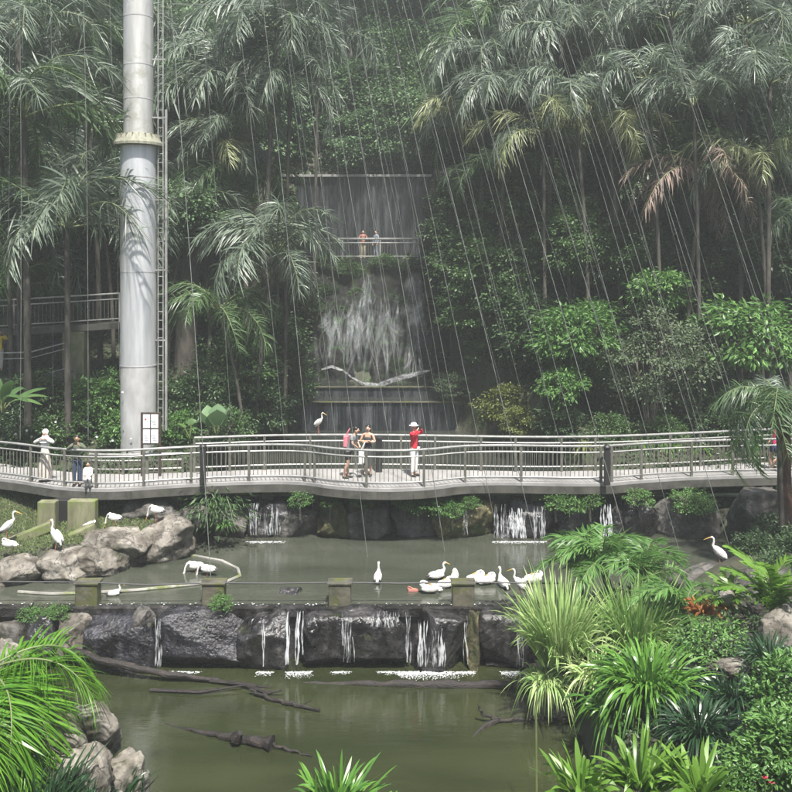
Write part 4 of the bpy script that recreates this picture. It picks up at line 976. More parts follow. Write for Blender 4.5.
# ================================================================== BIRDS
def bird(px, Y, z, s, rz, pose, label, group=None, mat='feather'):
    t = tag(empty('stork', (PX(px, Y), Y, z), rz), label, 'stork', group)
    s = s * .9
    L = .42 if pose in ('stand', 'feed', 'tall') else 0.02
    if pose == 'tall': L = .46
    b = [(-.30, 0, L + .02), (-.22, 0, L + .05), (-.10, 0, L + .10), (.04, 0, L + .14), (.13, 0, L + .17), (.17, 0, L + .22)]
    r = [.02, .055, .095, .11, .085, .055]
    if pose in ('stand', 'tall'):
        tilt = .5 if pose == 'stand' else 1.0
        b = [(x * (1 - .3 * tilt), 0, L + .10 + x * tilt * .75) for x, _, q in b]
        x0, _, z0 = b[-1]; h = .30 if pose == 'tall' else .22
        nk = [(x0 + .05, 0, z0 + h * .25), (x0 + .02, 0, z0 + h * .6), (x0 + .03, 0, z0 + h * .9), (x0 + .075, 0, z0 + h)]
        bill = ((x0 + .11, 0, z0 + h - .005), (x0 + .30, 0, z0 + h - .10))
    elif pose == 'feed':
        nk = [(.24, 0, L + .18), (.30, 0, L + .06), (.32, 0, L - .06), (.34, 0, L - .12)]; bill = ((.36, 0, L - .15), (.42, 0, L - .34))
    elif pose == 'sleep':
        nk = [(.165, .01, L + .255), (.125, .03, L + .285), (.07, .045, L + .27), (.03, .055, L + .245)]; bill = ((.0, .06, L + .235), (-.12, .07, L + .20))
    else:  # swimming upright neck
        nk = [(.20, 0, L + .28), (.16, 0, L + .37), (.18, 0, L + .43), (.225, 0, L + .44)]; bill = ((.26, 0, L + .43), (.38, 0, L + .37))
    pts = b + nk; rr = r + [.036, .026, .028, .036]
    pts.append((nk[-1][0] + .03 * (1 if bill[1][0] > nk[-1][0] else -1), nk[-1][1], nk[-1][2] - .01)); rr.append(.018)
    mb = MB(); mb.tube([(x * s, y * s, q * s) for x, y, q in pts], [q * s for q in rr], 12)
    mb.build('body', M[mat], t, smooth=True)
    MB().tube([tuple(q * s for q in bill[0]), tuple((a + c) / 2 * s for a, c in zip(*bill)), tuple(q * s for q in bill[1])], [.016 * s, .012 * s, .004 * s], 8).build('bill', M['bill'], t, smooth=True)
    tl = 0 if pose not in ('stand', 'tall') else (.5 if pose == 'stand' else 1.0) * .7
    rot = Matrix.Rotation(-tl, 3, 'Y')
    cz = L + .11
    for sd in (-1, 1):
        w_ = MB().ell(((-.05) * s, sd * .085 * s, cz * s), (.22 * s, .03 * s, .085 * s), 12, 8, rot=rot).build('wing', M[mat], t, smooth=True)
        tip = Vector((-.05, sd * .06, cz)) + rot @ Vector((-.2, 0, -.04)); 
        MB().ell(tip * s, (.11 * s, .025 * s, .035 * s), 10, 6, rot=rot).build('wing_tip', M['feather_black'] if mat == 'feather' and pose != 'sleep' else M[mat], w_, smooth=True)
        if L > .1:
            MB().tube([(.0 * s, sd * .04 * s, (L + .05) * s), (-.03 * s, sd * .04 * s, L * .55 * s), (.0, sd * .04 * s, 0.0), (.07 * s, sd * .045 * s, -.0)], [.014 * s, .009 * s, .008 * s, .005 * s], 6).build('leg', M['bird_leg'], t)
    return t
gb = 'white storks'
bird(8, 23.6, TZ(PX(8, 23.6), 23.6) + .05, 1.0, .2, 'tall', 'white stork standing alone on the grass at the left edge', gb)
bird(56, 22.9, 1.27 + .55, 1.05, 2.6, 'tall', 'white stork with black tail standing on a pale boulder below the concrete block', gb)
bird(8, 22.9, 2.05, .9, 3.0, 'sleep', 'white stork lying low on the boulder at the left edge', gb)
bird(91, 24.3, 2.18, .7, 0, 'sleep', 'white stork resting with its head tucked beside the concrete block', gb)
bird(114, 24.3, 2.02, .9, 2.9, 'feed', 'white stork bending forward on top of the middle pale boulder', gb)
bird(156, 24.7, 2.10, .95, 2.8, 'feed', 'white stork stooping on the large pale topped boulder', gb)
bird(195, 23.25, 1.0, .95, 3.4, 'feed', 'white stork wading with head down, left one of the wading pair', gb)
bird(207, 23.0, 1.0, .95, 3.0, 'feed', 'white stork wading with head down, right one of the wading pair', gb)
bird(115, 21.6, 1.25, .7, .3, 'swim', 'small white bird swimming near the first concrete stub', gb)
bird(319, 27.6, ZD + 1.14, .78, -.4, 'tall', 'white stork perched on the far bridge rail left of the person with the pink backpack', gb)
bird(719, 22.4, PZ(572, 22.4), 1.0, 2.8, 'tall', 'slim stork with dark wings standing on the boulder by the right bank', gb)
for px, py, s, rz, pose, lab in ((378, 581, 1.0, 1.5, 'swim', 'white bird floating alone right of the third concrete stub'), (438, 579, 1.0, .3, 'swim', 'white bird with raised neck, left of the flock by the fourth stub'),
                                (455, 580, .95, 1.4, 'sleep', 'round white bird just above the fourth concrete stub'), (428, 593, 1.15, 3.2, 'feedlow', 'large white bird reaching down left of the fourth stub'),
                                (447, 588, 1.0, .2, 'sleep', 'white bird tucked close behind the fourth stub'), (477, 583, 1.1, 0.2, 'sleep', 'big sleeping white bird right of the fourth stub'), (489, 584, 1.0, .4, 'sleep', 'white bird pressed against the big sleeping one'),
                                (503, 587, 1.05, 1.9, 'swim', 'white bird between the sleeping pair and the standing stork'), (535, 583, 1.1, .1, 'sleep', 'white bird resting beside the variegated grass')):
    Y = F * 8.15 / (py - HY)
    bird(px, Y, 1.27, s, rz, 'sleep' if pose == 'feedlow' else pose, lab, gb)
bird(519, 21.25, 1.27, .85, 2.7, 'tall', 'white stork with black wing tips standing on the weir ledge by the grass', gb)
bird(412, 21.9, 1.2, .65, 3.1, 'sleep', 'pinkish red bird shape low in the water left of the fourth stub', None, 'feather_pink')  # reddish form at water level, modelled with the bird mesh

# ================================================================== LOGS
def log(pts, rad, label, name='fallen_branch', twigs=()):
    """pts (px, py, z above water) lying on the lower pond"""
    def W(px, py, z): Y = F * (CZ - z) / (py - HY); return Vector((PX(px, Y), Y, z))
    P = [W(*p) for p in pts]; k = len(P)
    Pf = []; rf = []
    for i in range(k - 1):
        for s in range(6):
            u = s / 6; q = P[i].lerp(P[i + 1], u); q.z += .02 * math.sin(i * 5 + s * 1.9); q.x += .03 * math.sin(i * 3 + s * 2.3); Pf.append(q); rf.append((rad[i] * (1 - u) + rad[i + 1] * u) * random.uniform(.6, .86))
    Pf.append(P[-1]); rf.append(rad[-1])
    t = tag(empty(name, P[0]), label, 'branch')
    rel = lambda L: [q - P[0] for q in L]
    MB().tube(rel(Pf), rf, 9).build('limb', M['log'], t, smooth=True)
    for tw in twigs:
        Q = [W(*p) for p in tw]; MB().tube(rel(Q), [rad[-1] * .8] * (len(Q) - 1) + [rad[-1] * .3], 6).build('twig', M['log'], t, smooth=True)
    return t
log([(-40, 620, .9), (30, 637, .6), (100, 660, .35), (160, 673, .18), (215, 680, .06), (240, 686, .02)], [.14, .13, .12, .1, .08, .05], 'long dark fallen branch slanting from the left bank into the lower pond',
    twigs=[[(150, 690, .04), (200, 692, .06), (246, 685, .1)], [(246, 685, .1), (268, 693, .05), (282, 690, .15)], [(210, 681, .05), (246, 684, .1), (272, 688, .12)]])
log([(250, 690, .1), (272, 699, .06), (296, 705, .05), (320, 710, .06)], [.05, .05, .06, .03], 'short knobbly branch continuing past the end of the long branch', twigs=[[(300, 706, .06), (312, 700, .2)]])
log([(165, 725, -.03), (205, 733, .02), (240, 739, .06), (272, 744, .10)], [.04, .07, .12, .17], 'thick broken log end floating in the lower pond', twigs=[[(236, 738, .15), (240, 733, .3)]])
log([(270, 744, .05), (290, 750, .03), (312, 757, .0)], [.05, .045, .02], 'thin branch tip right of the broken floating log')
log([(300, 684, -.04), (385, 684, .02), (460, 685, .04), (545, 685, .06), (600, 684, .06)], [.05, .11, .14, .14, .14], 'long dark log lying level across the lower pond before the right bank')
log([(486, 664, .05), (530, 666, .06), (570, 668, .06)], [.06, .09, .1], 'short pale grey plank lying under the variegated grass')
log([(478, 706, .35), (484, 715, .15), (500, 720, .06), (545, 719, .06), (610, 717, .06)], [.03, .04, .05, .06, .07], 'thin branch with a raised tip reaching out from the right bank', twigs=[[(500, 719, .06), (484, 727, .0), (472, 738, -.02)]])
log([(588, 733, .05), (612, 727, .12), (640, 722, .18)], [.05, .09, .1], 'short thick driftwood stub at the foot of the green lilies')
mb = MB(); mb.tube([(PX(537, 14.6), 14.6, -.4), (PX(536, 14.6), 14.6, PZ(720, 14.6)), (PX(538, 14.6), 14.6, PZ(671, 14.6))], [.022, .018, .01], 7)
tag(mb.build('reed_stalk', M['stem'], smooth=True), 'single upright green stalk standing in the lower pond', 'reed')

# ================================================================== RAISED WALKWAYS
def walkway(name, label, pts, h=1.1, post=1.6, deck=None, mat='rail', cat='railing', bal=True, rw=.035):
    """pts world coordinates of the rail foot line"""
    P = [Vector(p) for p in pts]; o = P[0]; t = tag(empty(name, o), label, cat)
    for nm, hh, r in (('top_rail', h, rw), ('middle_rail', h - .22, rw * .7), ('bottom_rail', .14, rw * .7)):
        MB().tube([p - o + Vector((0, 0, hh)) for p in P], r, 7).build(nm, M[mat], t, smooth=True)
    for a, b in zip(P[:-1], P[1:]):
        n = max(1, round((b - a).length / post))
        for i in range(n + 1):
            q = a.lerp(b, i / n) - o; MB().box(q + Vector((0, 0, h / 2)), (.06, .06, h)).build('post', M[mat], t)
        if bal:
            k = int((b - a).length / .15); mb = MB()
            for i in range(k): q = a.lerp(b, i / k) - o; mb.box(q + Vector((0, 0, h * .45)), (.018, .018, h * .66))
            mb.build('baluster_panel', M['rail_dark'], t)
    if deck:
        for a, b in zip(P[:-1], P[1:]):
            MB().bar(a - o + Vector((0, deck / 2 - .1, -.14)), b - o + Vector((0, deck / 2 - .1, -.14)), deck, .24).build('deck', M['deck_edge_shade'], t)
    return t
walkway('upper_walkway', 'pale railing of the upper walkway before the dark water wall', [(PX(305, 47), 47.0, ZU), (PX(418, 47), 47.0, ZU)], 1.1, 2.1, deck=1.9, rw=.05)
walkway('raised_walkway', 'raised walkway with railing behind the steel mast on the left', [(PX(-40, 34), 34.0, PZ(332, 34)), (PX(115, 34), 34.6, PZ(322, 34.6))], 1.15, 2.2, deck=1.6)
w_ = walkway('walkway_railing', 'lower pale railing beneath the raised walkway at the left edge', [(PX(-40, 31.8), 31.8, PZ(384, 31.8)), (PX(30, 31.8), 31.8, PZ(382, 31.8)), (PX(66, 32.4), 32.4, PZ(372, 32.4))], 1.1, 1.6, bal=False, rw=.028, deck=1.5)
blockpx('pillar', 62, 332, 84, 420, 34.3, .7, 'concrete_moss', 'pale mossy concrete pillar under the raised walkway', 'pillar')
walkway('hillside_railing', 'pale railing piece half hidden at the upper right of the slope', [(PX(640, 43), 43, PZ(279, 43)), (PX(692, 43), 43.4, PZ(282, 43.4))], 1.1, 1.3, bal=False)
walkway('hillside_railing', 'pale railing piece above the bright shrubs with an end post', [(PX(664, 39), 39, PZ(322, 39)), (PX(737, 39), 39, PZ(323, 39))], 1.1, 1.6, bal=False)
walkway('hillside_railing', 'faint railing piece among leaves left of the sprouting tree', [(PX(575, 41), 41.5, PZ(300, 41)), (PX(616, 41), 41, PZ(308, 41))], 1.1, 1.2, bal=False)

# ================================================================== NET CABLES
CAB = []
def lean(x): return np.interp(x, [0, 85, 170, 270, 353, 420, 500, 600, 792], [0.0, .012, .07, .13, .19, .26, .29, .31, .34])
for x, pyb, Yb, w_ in ((19, 440, 27, .012), (50, 400, 30, .01), (83, 440, 26, .017), (109, 380, 30, .012), (8, 240, 27, .012), (170, 600, 22.3, .015), (200, 420, 29, .011), (236, 440, 29, .012), (262, 520, 26.5, .014),
                       (280, 480, 28.5, .012), (296, 560, 24.5, .012), (318, 500, 27, .013), (337, 515, 26.3, .015), (353, 560, 25, .015), (372, 430, 30, .012), (385, 520, 26, .014), (402, 572, 23.2, .015), (419, 400, 33, .013), (436, 500, 27, .012),
                       (452, 440, 28, .014), (470, 560, 24, .015), (497, 460, 28, .015), (520, 575, 22.8, .012), (545, 440, 29, .014), (552, 560, 23.2, .015), (575, 430, 29, .013), (600, 440, 28, .015), (606, 442, 27.9, .015), (628, 300, 36, .013),
                       (655, 450, 27, .015), (661, 452, 27, .014), (690, 300, 34, .015), (720, 350, 30, .013), (760, 300, 30, .014)):
    CAB.append((x, pyb, Yb, w_))
ORD = 'first second third fourth fifth sixth seventh eighth ninth tenth eleventh twelfth thirteenth fourteenth fifteenth sixteenth seventeenth eighteenth nineteenth twentieth twenty-first twenty-second twenty-third twenty-fourth twenty-fifth twenty-sixth twenty-seventh twenty-eighth twenty-ninth thirtieth thirty-first thirty-second thirty-third thirty-fourth thirty-fifth thirty-sixth'.split()
for i, (x, pyb, Yb, w_) in enumerate(sorted(CAB)):
    ll_ = lean(x) + random.uniform(-.025, .025) * (x > 150); xb = x + ll_ * pyb; xt = x - ll_ * 60
    Yt = Yb * .92 + 1.5 * (i % 3)
    a = Vector((PX(xb, Yb), Yb, PZ(pyb, Yb))); b = Vector((PX(xt, Yt), Yt, PZ(-60, Yt)))
    mb = MB(); pts = []
    for s in range(13):
        u = s / 12; q = a.lerp(b, u); q.x += .05 * math.sin(u * math.pi); pts.append(q - a)
    mb.tube(pts, w_ * .6, 6, cap=True)
    o = mb.build('net_cable', M['cable'], smooth=True); o.location = a
    tag(o, f'{ORD[i]} thin pale aviary cable from the left, counted along the top', 'cable', 'aviary net cables')
rc = random.Random(3)
for i in range(34):
    x = 285 + i * 15.5 + rc.uniform(-5, 5); l_ = lean(x) + rc.uniform(-.05, .05); pyb = rc.uniform(300, 470); Yb = rc.uniform(29, 34)
    a = Vector((PX(x + l_ * pyb, Yb), Yb, PZ(pyb, Yb))); b = Vector((PX(x - l_ * 60, Yb * .93), Yb * .93, PZ(-60, Yb * .93)))
    o = MB().tube([(0, 0, 0), tuple((b - a) * .5 + Vector((.06, 0, 0))), tuple(b - a)], .0062, 5).build('net_strand', M['cable'], smooth=True); o.location = a
    tag(o, 'very fine pale net strand hanging in front of the upper forest', 'net strand', 'fine strands of the aviary net')
for (a, b, lab) in (((170, 4, 30), (300, 5, 34), 'thin level net wire near the top left behind the mast'), ((185, 238, 33), (300, 236, 38), 'thin level net wire left of the upper walkway')):
    mb = MB(); mb.tube([(PX(a[0], a[2]), a[2], PZ(a[1], a[2])), (PX(b[0], b[2]), b[2], PZ(b[1], b[2]))], .014, 6); tag(mb.build('net_wire', M['cable'], smooth=True), lab, 'wire')

# ================================================================== FOREST
PG = 'feathery palms in the forest'
def P_(px, py, Y, key, sc, label, **k): return palm(px, py, Y, key, sc, label=label, group=PG + (' left of the dark wall' if px < 400 else ' right of the dark wall'), **k)
# left
P_(28, 118, 29.4, 'grey', 1.3, 'large feathery palm whose fronds reach the mast at upper left', nf=12, keys2='green')
P_(68, 228, 29.3, 'grey', 1.2, 'feathery palm whose arching frond crosses in front of the mast', nf=11)
P_(-6, 225, 29.6, 'green', 1.0, 'palm at the left edge above the raised walkway', nf=10)
P_(20, 30, 33, 'grey', 1.2, 'palm at the top left corner', nf=11)
P_(100, 30, 36, 'green', 1.1, 'palm directly left of the upper mast', nf=11)
P_(262, 30, 35, 'grey', 1.15, 'tall grey palm at the top between mast and dark wall', nf=13)
P_(285, 82, 35.5, 'grey', .95, 'grey palm just under the tall one left of the dark wall', nf=12)
P_(248, 150, 36, 'grey', .9, 'grey palm level with the top of the dark wall', nf=12, keys2='yellow')
P_(205, 70, 38, 'grey', 1.1, 'grey palm right of the mast ladder', nf=11)
P_(255, 255, 33, 'grey', 1.0, 'lower grey palm left of the cliff with a wide arching crown', nf=12)
P_(225, 180, 37, 'green', 1.0, 'green palm behind the lower grey palm', nf=11)
P_(245, 310, 32, 'green', .75, 'low drooping palm left of the cliff foot', nf=10)
P_(12, 290, 35, 'green', .8, 'small palm behind the raised walkway', nf=9)
# right
RP = [(480, 55, 38, 'grey', 1.05, 'grey palm at the top right of the cliff'), (500, 95, 36, 'grey', 1.0, 'grey palm with drooping leaflets left of the twin yellow palms'), (545, 30, 36, 'grey', 1.1, 'grey palm at the top above the yellow palms'),
      (590, 85, 33, 'grey', .85, 'small pale grey palm above the yellow palms'), (470, 122, 41, 'yellow', .95, 'small yellow green palm nearest the dark wall'), (545, 132, 33.8, 'yellow', .88, 'left of the twin yellow green palms'), (622, 128, 33.5, 'yellow', .88, 'right of the twin yellow green palms'),
      (662, 80, 32, 'grey', .85, 'umbrella shaped grey palm above the brown dead palm'), (700, 108, 31, 'grey', .8, 'umbrella shaped grey palm up and right of the brown dead palm'), (685, 168, 32.2, 'dead', .85, 'brown dead palm with hanging fronds'),
      (768, 85, 31, 'grey', 1.0, 'grey palm at the right edge above the yellow one'), (770, 162, 31.5, 'yellow', .85, 'yellow green palm at the right edge'), (740, 25, 33, 'grey', 1.1, 'grey palm in the top right corner'), (650, 20, 35, 'grey', 1.1, 'grey palm at the top right of the middle'),
      (600, 25, 39, 'green', 1.0, 'green palm at the top right behind the grey ones'), (790, 220, 33, 'green', .9, 'dark green palm low at the right edge'), (510, 175, 38, 'green', .9, 'green palm under the grey ones right of the pillar')]
for a in RP:
    yl = 'yellow' in a[5] and ('small' in a[5] or 'twin' in a[5] and 'of the twin' in a[5] and a[1] > 120 and a[1] < 145 or 'yellow green palm at' in a[5])
    P_(a[0], a[1], a[2], a[3], a[4], a[5], nf=8 if yl or a[3] == 'dead' or a[4] < .9 else 10, keys2='grey' if yl else None, tilt=(-30, 25) if yl or a[3] == 'dead' else (-25, 40), trunk_r=.13)
rp = random.Random(5)
for i in range(22):
    qy = rp.uniform(-20, 250)
    P_(rp.uniform(-20, 320 if qy < 70 else 225), qy, rp.uniform(34, 43), rp.choice(['grey', 'grey', 'green']), rp.uniform(1.05, 1.4), 'grey green palm crowding among the others in the upper left forest', nf=11, tilt=(-30, 70), trunk_r=.10)
for i in range(32):
    qy = rp.uniform(-20, 190)
    P_(rp.uniform(460 if qy < 120 else 640, 810), qy, rp.uniform(39, 47), rp.choice(['grey', 'grey', 'green']), rp.uniform(1.05, 1.4), 'grey green palm crowding among the others in the upper right forest', nf=11, tilt=(-30, 70), trunk_r=.10)
# big forest wall
k_ = 0
ZL = {0: 'hazy broadleaf tree in the forest high behind the left palms', 1: 'hazy broadleaf tree on the hill straight above the dark wall', 2: 'hazy broadleaf tree in the forest high behind the right palms'}
ZGp = {0: 'forest trees behind the left palms', 1: 'forest trees above the dark wall', 2: 'forest trees behind the right palms'}
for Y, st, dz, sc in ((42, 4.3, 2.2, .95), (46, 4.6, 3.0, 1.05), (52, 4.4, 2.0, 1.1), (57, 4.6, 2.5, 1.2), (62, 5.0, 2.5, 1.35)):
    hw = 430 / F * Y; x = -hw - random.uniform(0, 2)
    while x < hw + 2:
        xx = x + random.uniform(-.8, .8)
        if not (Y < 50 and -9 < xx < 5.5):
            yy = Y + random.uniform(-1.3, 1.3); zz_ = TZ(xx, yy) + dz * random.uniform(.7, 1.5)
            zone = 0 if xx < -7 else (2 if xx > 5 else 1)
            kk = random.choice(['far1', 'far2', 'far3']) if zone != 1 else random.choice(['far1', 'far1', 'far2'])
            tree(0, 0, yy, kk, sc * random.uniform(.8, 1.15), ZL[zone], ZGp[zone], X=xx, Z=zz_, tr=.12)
        x += st
for i in range(16):
    Y = 50.6 + (i % 4) * 1.9; xx = -7.5 + (i * 2.7) % 13.5
    tree(0, 0, Y, 'far1', .72 + .12 * (i % 3), ZL[1], ZGp[1], X=xx, Z=TZ(xx, Y) + 1.3 + .5 * (i % 3), tr=.1)
# thin tall trunks seen between
for i, (px, Y, r_, py) in enumerate(((352, 52, .22, -20), (450, 52, .3, -20), (425, 54, .16, -20), (345, 56, .14, 20), (610, 38, .28, 150), (560, 40, .3, 160), (540, 44, .25, 100), (690, 36, .34, 190), (725, 38, .2, 130), (185, 36, .38, 240), (640, 44, .25, 80), (765, 36, .3, 190))):
    X = PX(px, Y); gz = TZ(X, Y) - .3; h = PZ(py, Y) - gz
    labs = ['thin trunk above the left part of the dark wall', 'thick trunk above the right end of the dark wall', 'slim trunk above the middle of the dark wall', 'faint slim trunk at the top above the walkway', 'bare trunk below the right of the twin yellow palms', 'bare trunk below the left of the twin yellow palms',
            'bare trunk between the cliff and the twin yellow palms', 'thick trunk under the brown dead palm', 'trunk just right of the brown dead palm', 'stout brown trunk right of the mast base', 'thin trunk left of the brown dead palm', 'dark trunk near the right edge']
    t = tag(empty('tree', (X, Y, gz)), labs[i], 'tree'); mobj('trunk', trunk_mesh(h, r_, M['bark'], (random.uniform(-.5, .5), 0)), t)
    if h > 4:
        me = CROWN[['far1', 'far2', 'far3'][i % 3]][0]; mobj('crown', me, t, (0, 0, h + 1.2), (0, 0, i), (.75, .75, .6))
# middle distance masses
MID = [(455, 210, 47, 'mid1', .75, 'dark leafy shrub clinging to the pillar right of the dark wall'), (462, 250, 45, 'mid2', .8, 'shrub under the pillar right of the dark wall'), (470, 290, 43, 'mid2', 1.0, 'dense shrub on the slope right of the cliff'), (500, 250, 43, 'mid1', 1.1, 'green shrub mass right of the pillar'), (520, 215, 42, 'mid1', 1.0, 'leafy shrub below the yellow palms'),
       (480, 330, 41, 'mid2', .95, 'dark shrub right of the narrow fall'), (525, 290, 40, 'mid1', 1.1, 'mid green tree in the middle of the right slope'), (560, 240, 40, 'mid2', 1.1, 'dark green tree under the twin yellow palms'), (500, 370, 37, 'mid1', .75, 'dense bush low beside the cliff pool'),
       (460, 385, 37.5, 'grey', .55, 'grey green drooping bush at the right corner of the cliff foot'), (500, 405, 33.5, 'yellow', .8, 'yellow green bush beside the upper pond'), (520, 420, 31.5, 'yellow', .55, 'small yellow green bush at the upper pond edge'),
       (545, 330, 35, 'mid2', 1.0, 'dark tree behind the bright broad leaved tree'), (600, 300, 36, 'mid2', 1.1, 'dark green tree in the right middle slope'), (580, 360, 33, 'mid1', .85, 'leafy shrub between the yellow bush and the grey tree'), (735, 240, 38, 'mid2', 1.2, 'very dark tree at the far right slope'),
       (625, 400, 33, 'shrub_d', 1.3, 'dark shrub beneath the grey small leaved tree'), (700, 405, 32, 'mid2', .7, 'dark shrub beneath the right broad leaved tree'), (640, 240, 42, 'mid2', 1.1, 'dark shadowed tree behind the sprouting tree'),
       (560, 420, 30.5, 'shrub_d', .8, 'dark shrub close behind the bridge at the right'), (610, 428, 30.3, 'shrub', .7, 'leafy shrub just behind the bridge rail'), (665, 430, 30.3, 'shrub', .7, 'low leafy shrub behind the right bridge rail'), (720, 425, 30.5, 'shrub_d', .8, 'dark low shrub behind the right bridge rail'), (755, 435, 30.5, 'shrub_d', .8, 'dark low shrub at the right end of the bridge'),
       # left
       (285, 380, 37.5, 'mid2', .7, 'dark bush at the left corner of the cliff foot'), (262, 405, 33.5, 'shrub_d', 1.1, 'dark bush left of the upper pond'), (240, 365, 34, 'mid1', .8, 'leafy shrub left of the cliff foot'), (265, 335, 37, 'mid2', .8, 'dark shrub at the left side of the cliff'), (190, 400, 32, 'mid2', .7, 'dark shrub right of the mast foot'),
       (230, 425, 30.5, 'shrub', .9, 'green shrub behind the bridge left of the upper pond'), (180, 425, 30.3, 'shrub_b', .8, 'pale leaved shrub behind the notice board'), (120, 425, 30.0, 'shrub_b', .8, 'light green shrub at the foot of the mast'), (90, 395, 30.5, 'shrub_b', .95, 'light green shrub with upright shoots left of the mast'), (60, 430, 29.6, 'shrub', .9, 'green shrub behind the person in jeans'),
       (20, 430, 29.6, 'shrub_d', .95, 'dark shrub behind the railing at the left edge'), (120, 385, 31.5, 'leafy', .9, 'leafy shrub just left of the lower mast'), (40, 390, 31, 'shrub_d', 1.0, 'dark shrub below the raised walkway'), (200, 330, 38, 'mid2', 1.0, 'dark tree right of the mast behind the stout trunk'), (100, 250, 40, 'mid2', 1.3, 'dark tree behind the raised walkway'), (40, 180, 42, 'mid2', 1.3, 'dark tree behind the left palms'),
       (180, 260, 42, 'mid2', 1.3, 'dark tree right of the mast in the deep shade'), (215, 120, 44, 'mid2', 1.3, 'dark tree behind the grey palms right of the mast'), (290, 300, 42, 'mid2', .8, 'dark shrub at the upper left edge of the cliff'), (295, 225, 47, 'mid1', .6, 'shrub at the left end of the upper walkway')]
BELT = [(452, 235, 40), (478, 205, 40), (505, 215, 38), (535, 200, 38.5), (470, 262, 38), (500, 275, 36), (535, 262, 36), (520, 310, 35), (565, 285, 36), (590, 250, 38), (480, 310, 37.5), (625, 285, 37), (665, 250, 39), (700, 265, 36), (745, 275, 36), (790, 285, 35), (610, 225, 41), (780, 235, 38), (560, 215, 37), (575, 240, 34), (615, 255, 34), (645, 275, 34.5), (680, 285, 34), (720, 250, 35), (735, 215, 38), (655, 225, 38), (765, 255, 33.5)]
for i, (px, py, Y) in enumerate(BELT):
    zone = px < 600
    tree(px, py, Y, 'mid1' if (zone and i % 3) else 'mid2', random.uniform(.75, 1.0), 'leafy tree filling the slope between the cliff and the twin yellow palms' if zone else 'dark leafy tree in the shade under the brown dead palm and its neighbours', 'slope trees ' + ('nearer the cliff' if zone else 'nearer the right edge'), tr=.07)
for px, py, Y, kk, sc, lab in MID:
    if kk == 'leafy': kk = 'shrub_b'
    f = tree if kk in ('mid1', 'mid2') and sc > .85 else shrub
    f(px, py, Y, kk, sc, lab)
# the well lit trees right of centre
tree(575, 335, 31.0, 'bright', .75, 'bright green broad leaved tree behind the bridge right of the yellow bush', tr=.05)
tree(562, 385, 30.2, 'bright', .45, 'small bright broad leaved sapling low behind the bridge', tr=.05)
tree(658, 290, 32.0, 'bright', .55, 'bright sprouting tree top above the grey small leaved tree', tr=.07)
tree(757, 335, 30.5, 'bright', .95, 'bright green tree at the right above the dark fern', tr=.06)
tree(700, 320, 33, 'bright', .6, 'broad leaved branch between the grey tree and the right tree', tr=.06)
tree(595, 320, 33, 'bright', .6, 'broad leaved tree behind the small sapling', tr=.06)
t = tree(650, 350, 31.0, 'grey', 1.15, 'grey green small leaved tree with several thin pale stems', tr=.03)
for i in range(6):
    a = i * 1.05; z0 = TZ(t.location.x, t.location.y) - t.location.z
    MB().tube([(.1 * math.cos(a), .1 * math.sin(a), -.2), (.3 * math.cos(a), .2 * math.sin(a), 1.0), (.9 * math.cos(a), .6 * math.sin(a), 2.6)], [.035, .028, .014], 6).build('stem', M['bark_pale'], t, smooth=True)
# cliff vegetation
for px, py, Y, s, m_ in ((330, 262, 46.3, .9, 'shrub'), (350, 268, 46.2, .8, 'shrub'), (385, 262, 46.2, .9, 'shrub'), (410, 265, 46.3, .7, 'shrub_d'), (440, 262, 46, .9, 'shrub'), (325, 290, 45, .7, 'shrub_d'), (360, 292, 45, .6, 'shrub'), (400, 300, 44.5, .6, 'shrub'), (312, 320, 43.5, .6, 'shrub_d'), (428, 330, 43.5, .7, 'shrub'), (436, 300, 44.3, .8, 'shrub'), (445, 355, 42, .7, 'shrub'), (345, 310, 44, .5, 'shrub'), (448, 228, 47.8, .5, 'shrub_b'), (448, 215, 47.9, .5, 'shrub_b'), (290, 350, 42, .7, 'shrub_d')):
    shrub(px, py, Y, m_, s, 'small plant clinging to the mossy cliff', 'plants on the cliff', zbase=PZ(py + 14, Y), sz=s * .6)
# broad leaves -------------------------------------------------------------------
def broad(px, py, Y, n, ln, wd, mat, label, name='broad_leaf_plant', cat='plant', droop=(.3, .7), up=1.0, zb=None, stalk=.35, spread=(.3, 1.0), k=8, biasx=0.0, ragged=False):
    """big paddle leaves on stalks, leaf blade split by a raised midrib"""
    X_, Z_ = PX(px, Y), PZ(py, Y); t = tag(empty(name, (X_, Y, Z_)), label, cat)
    for i in range(n):
        a = 2 * math.pi * i / n + random.uniform(-.3, .3); tl = random.uniform(*spread)
        d = Vector((math.cos(a) * tl + biasx, math.sin(a) * tl, up)).normalized(); L = ln * random.uniform(.75, 1.1); dr = random.uniform(*droop)
        side = d.cross(Vector((0, 0, -1))); side = side.normalized() if side.length > .05 else Vector((1, 0, 0))
        V = []; Fq = []
        for j in range(k + 1):
            u = j / k; p = d * (stalk + L * u) + Vector((0, 0, -1)) * dr * L * u * u
            w = wd * (math.sin(math.pi * min(1, u * .88 + .1)) ** .65) * .5 * (1 if j < k else .1)
            if ragged and j % 2: w *= .8
            dn = Vector((0, 0, -.35 * w))
            V += [tuple(p - side * w + dn), tuple(p), tuple(p + side * w + dn)]
        for j in range(k):
            b = j * 3; Fq += [(b, b + 1, b + 4, b + 3), (b + 1, b + 2, b + 5, b + 4)]
        me = bpy.data.meshes.new('leaf'); me.from_pydata(V, [], Fq); me.materials.append(M[mat]); me.polygons.foreach_set('use_smooth', [True] * len(Fq)); me.update()
        lf = mobj('leaf', me, t)
        MB().tube([(0, 0, -.15), tuple(d * stalk)], [.02, .012], 5).build('stalk', M['stem'], lf)
    return t
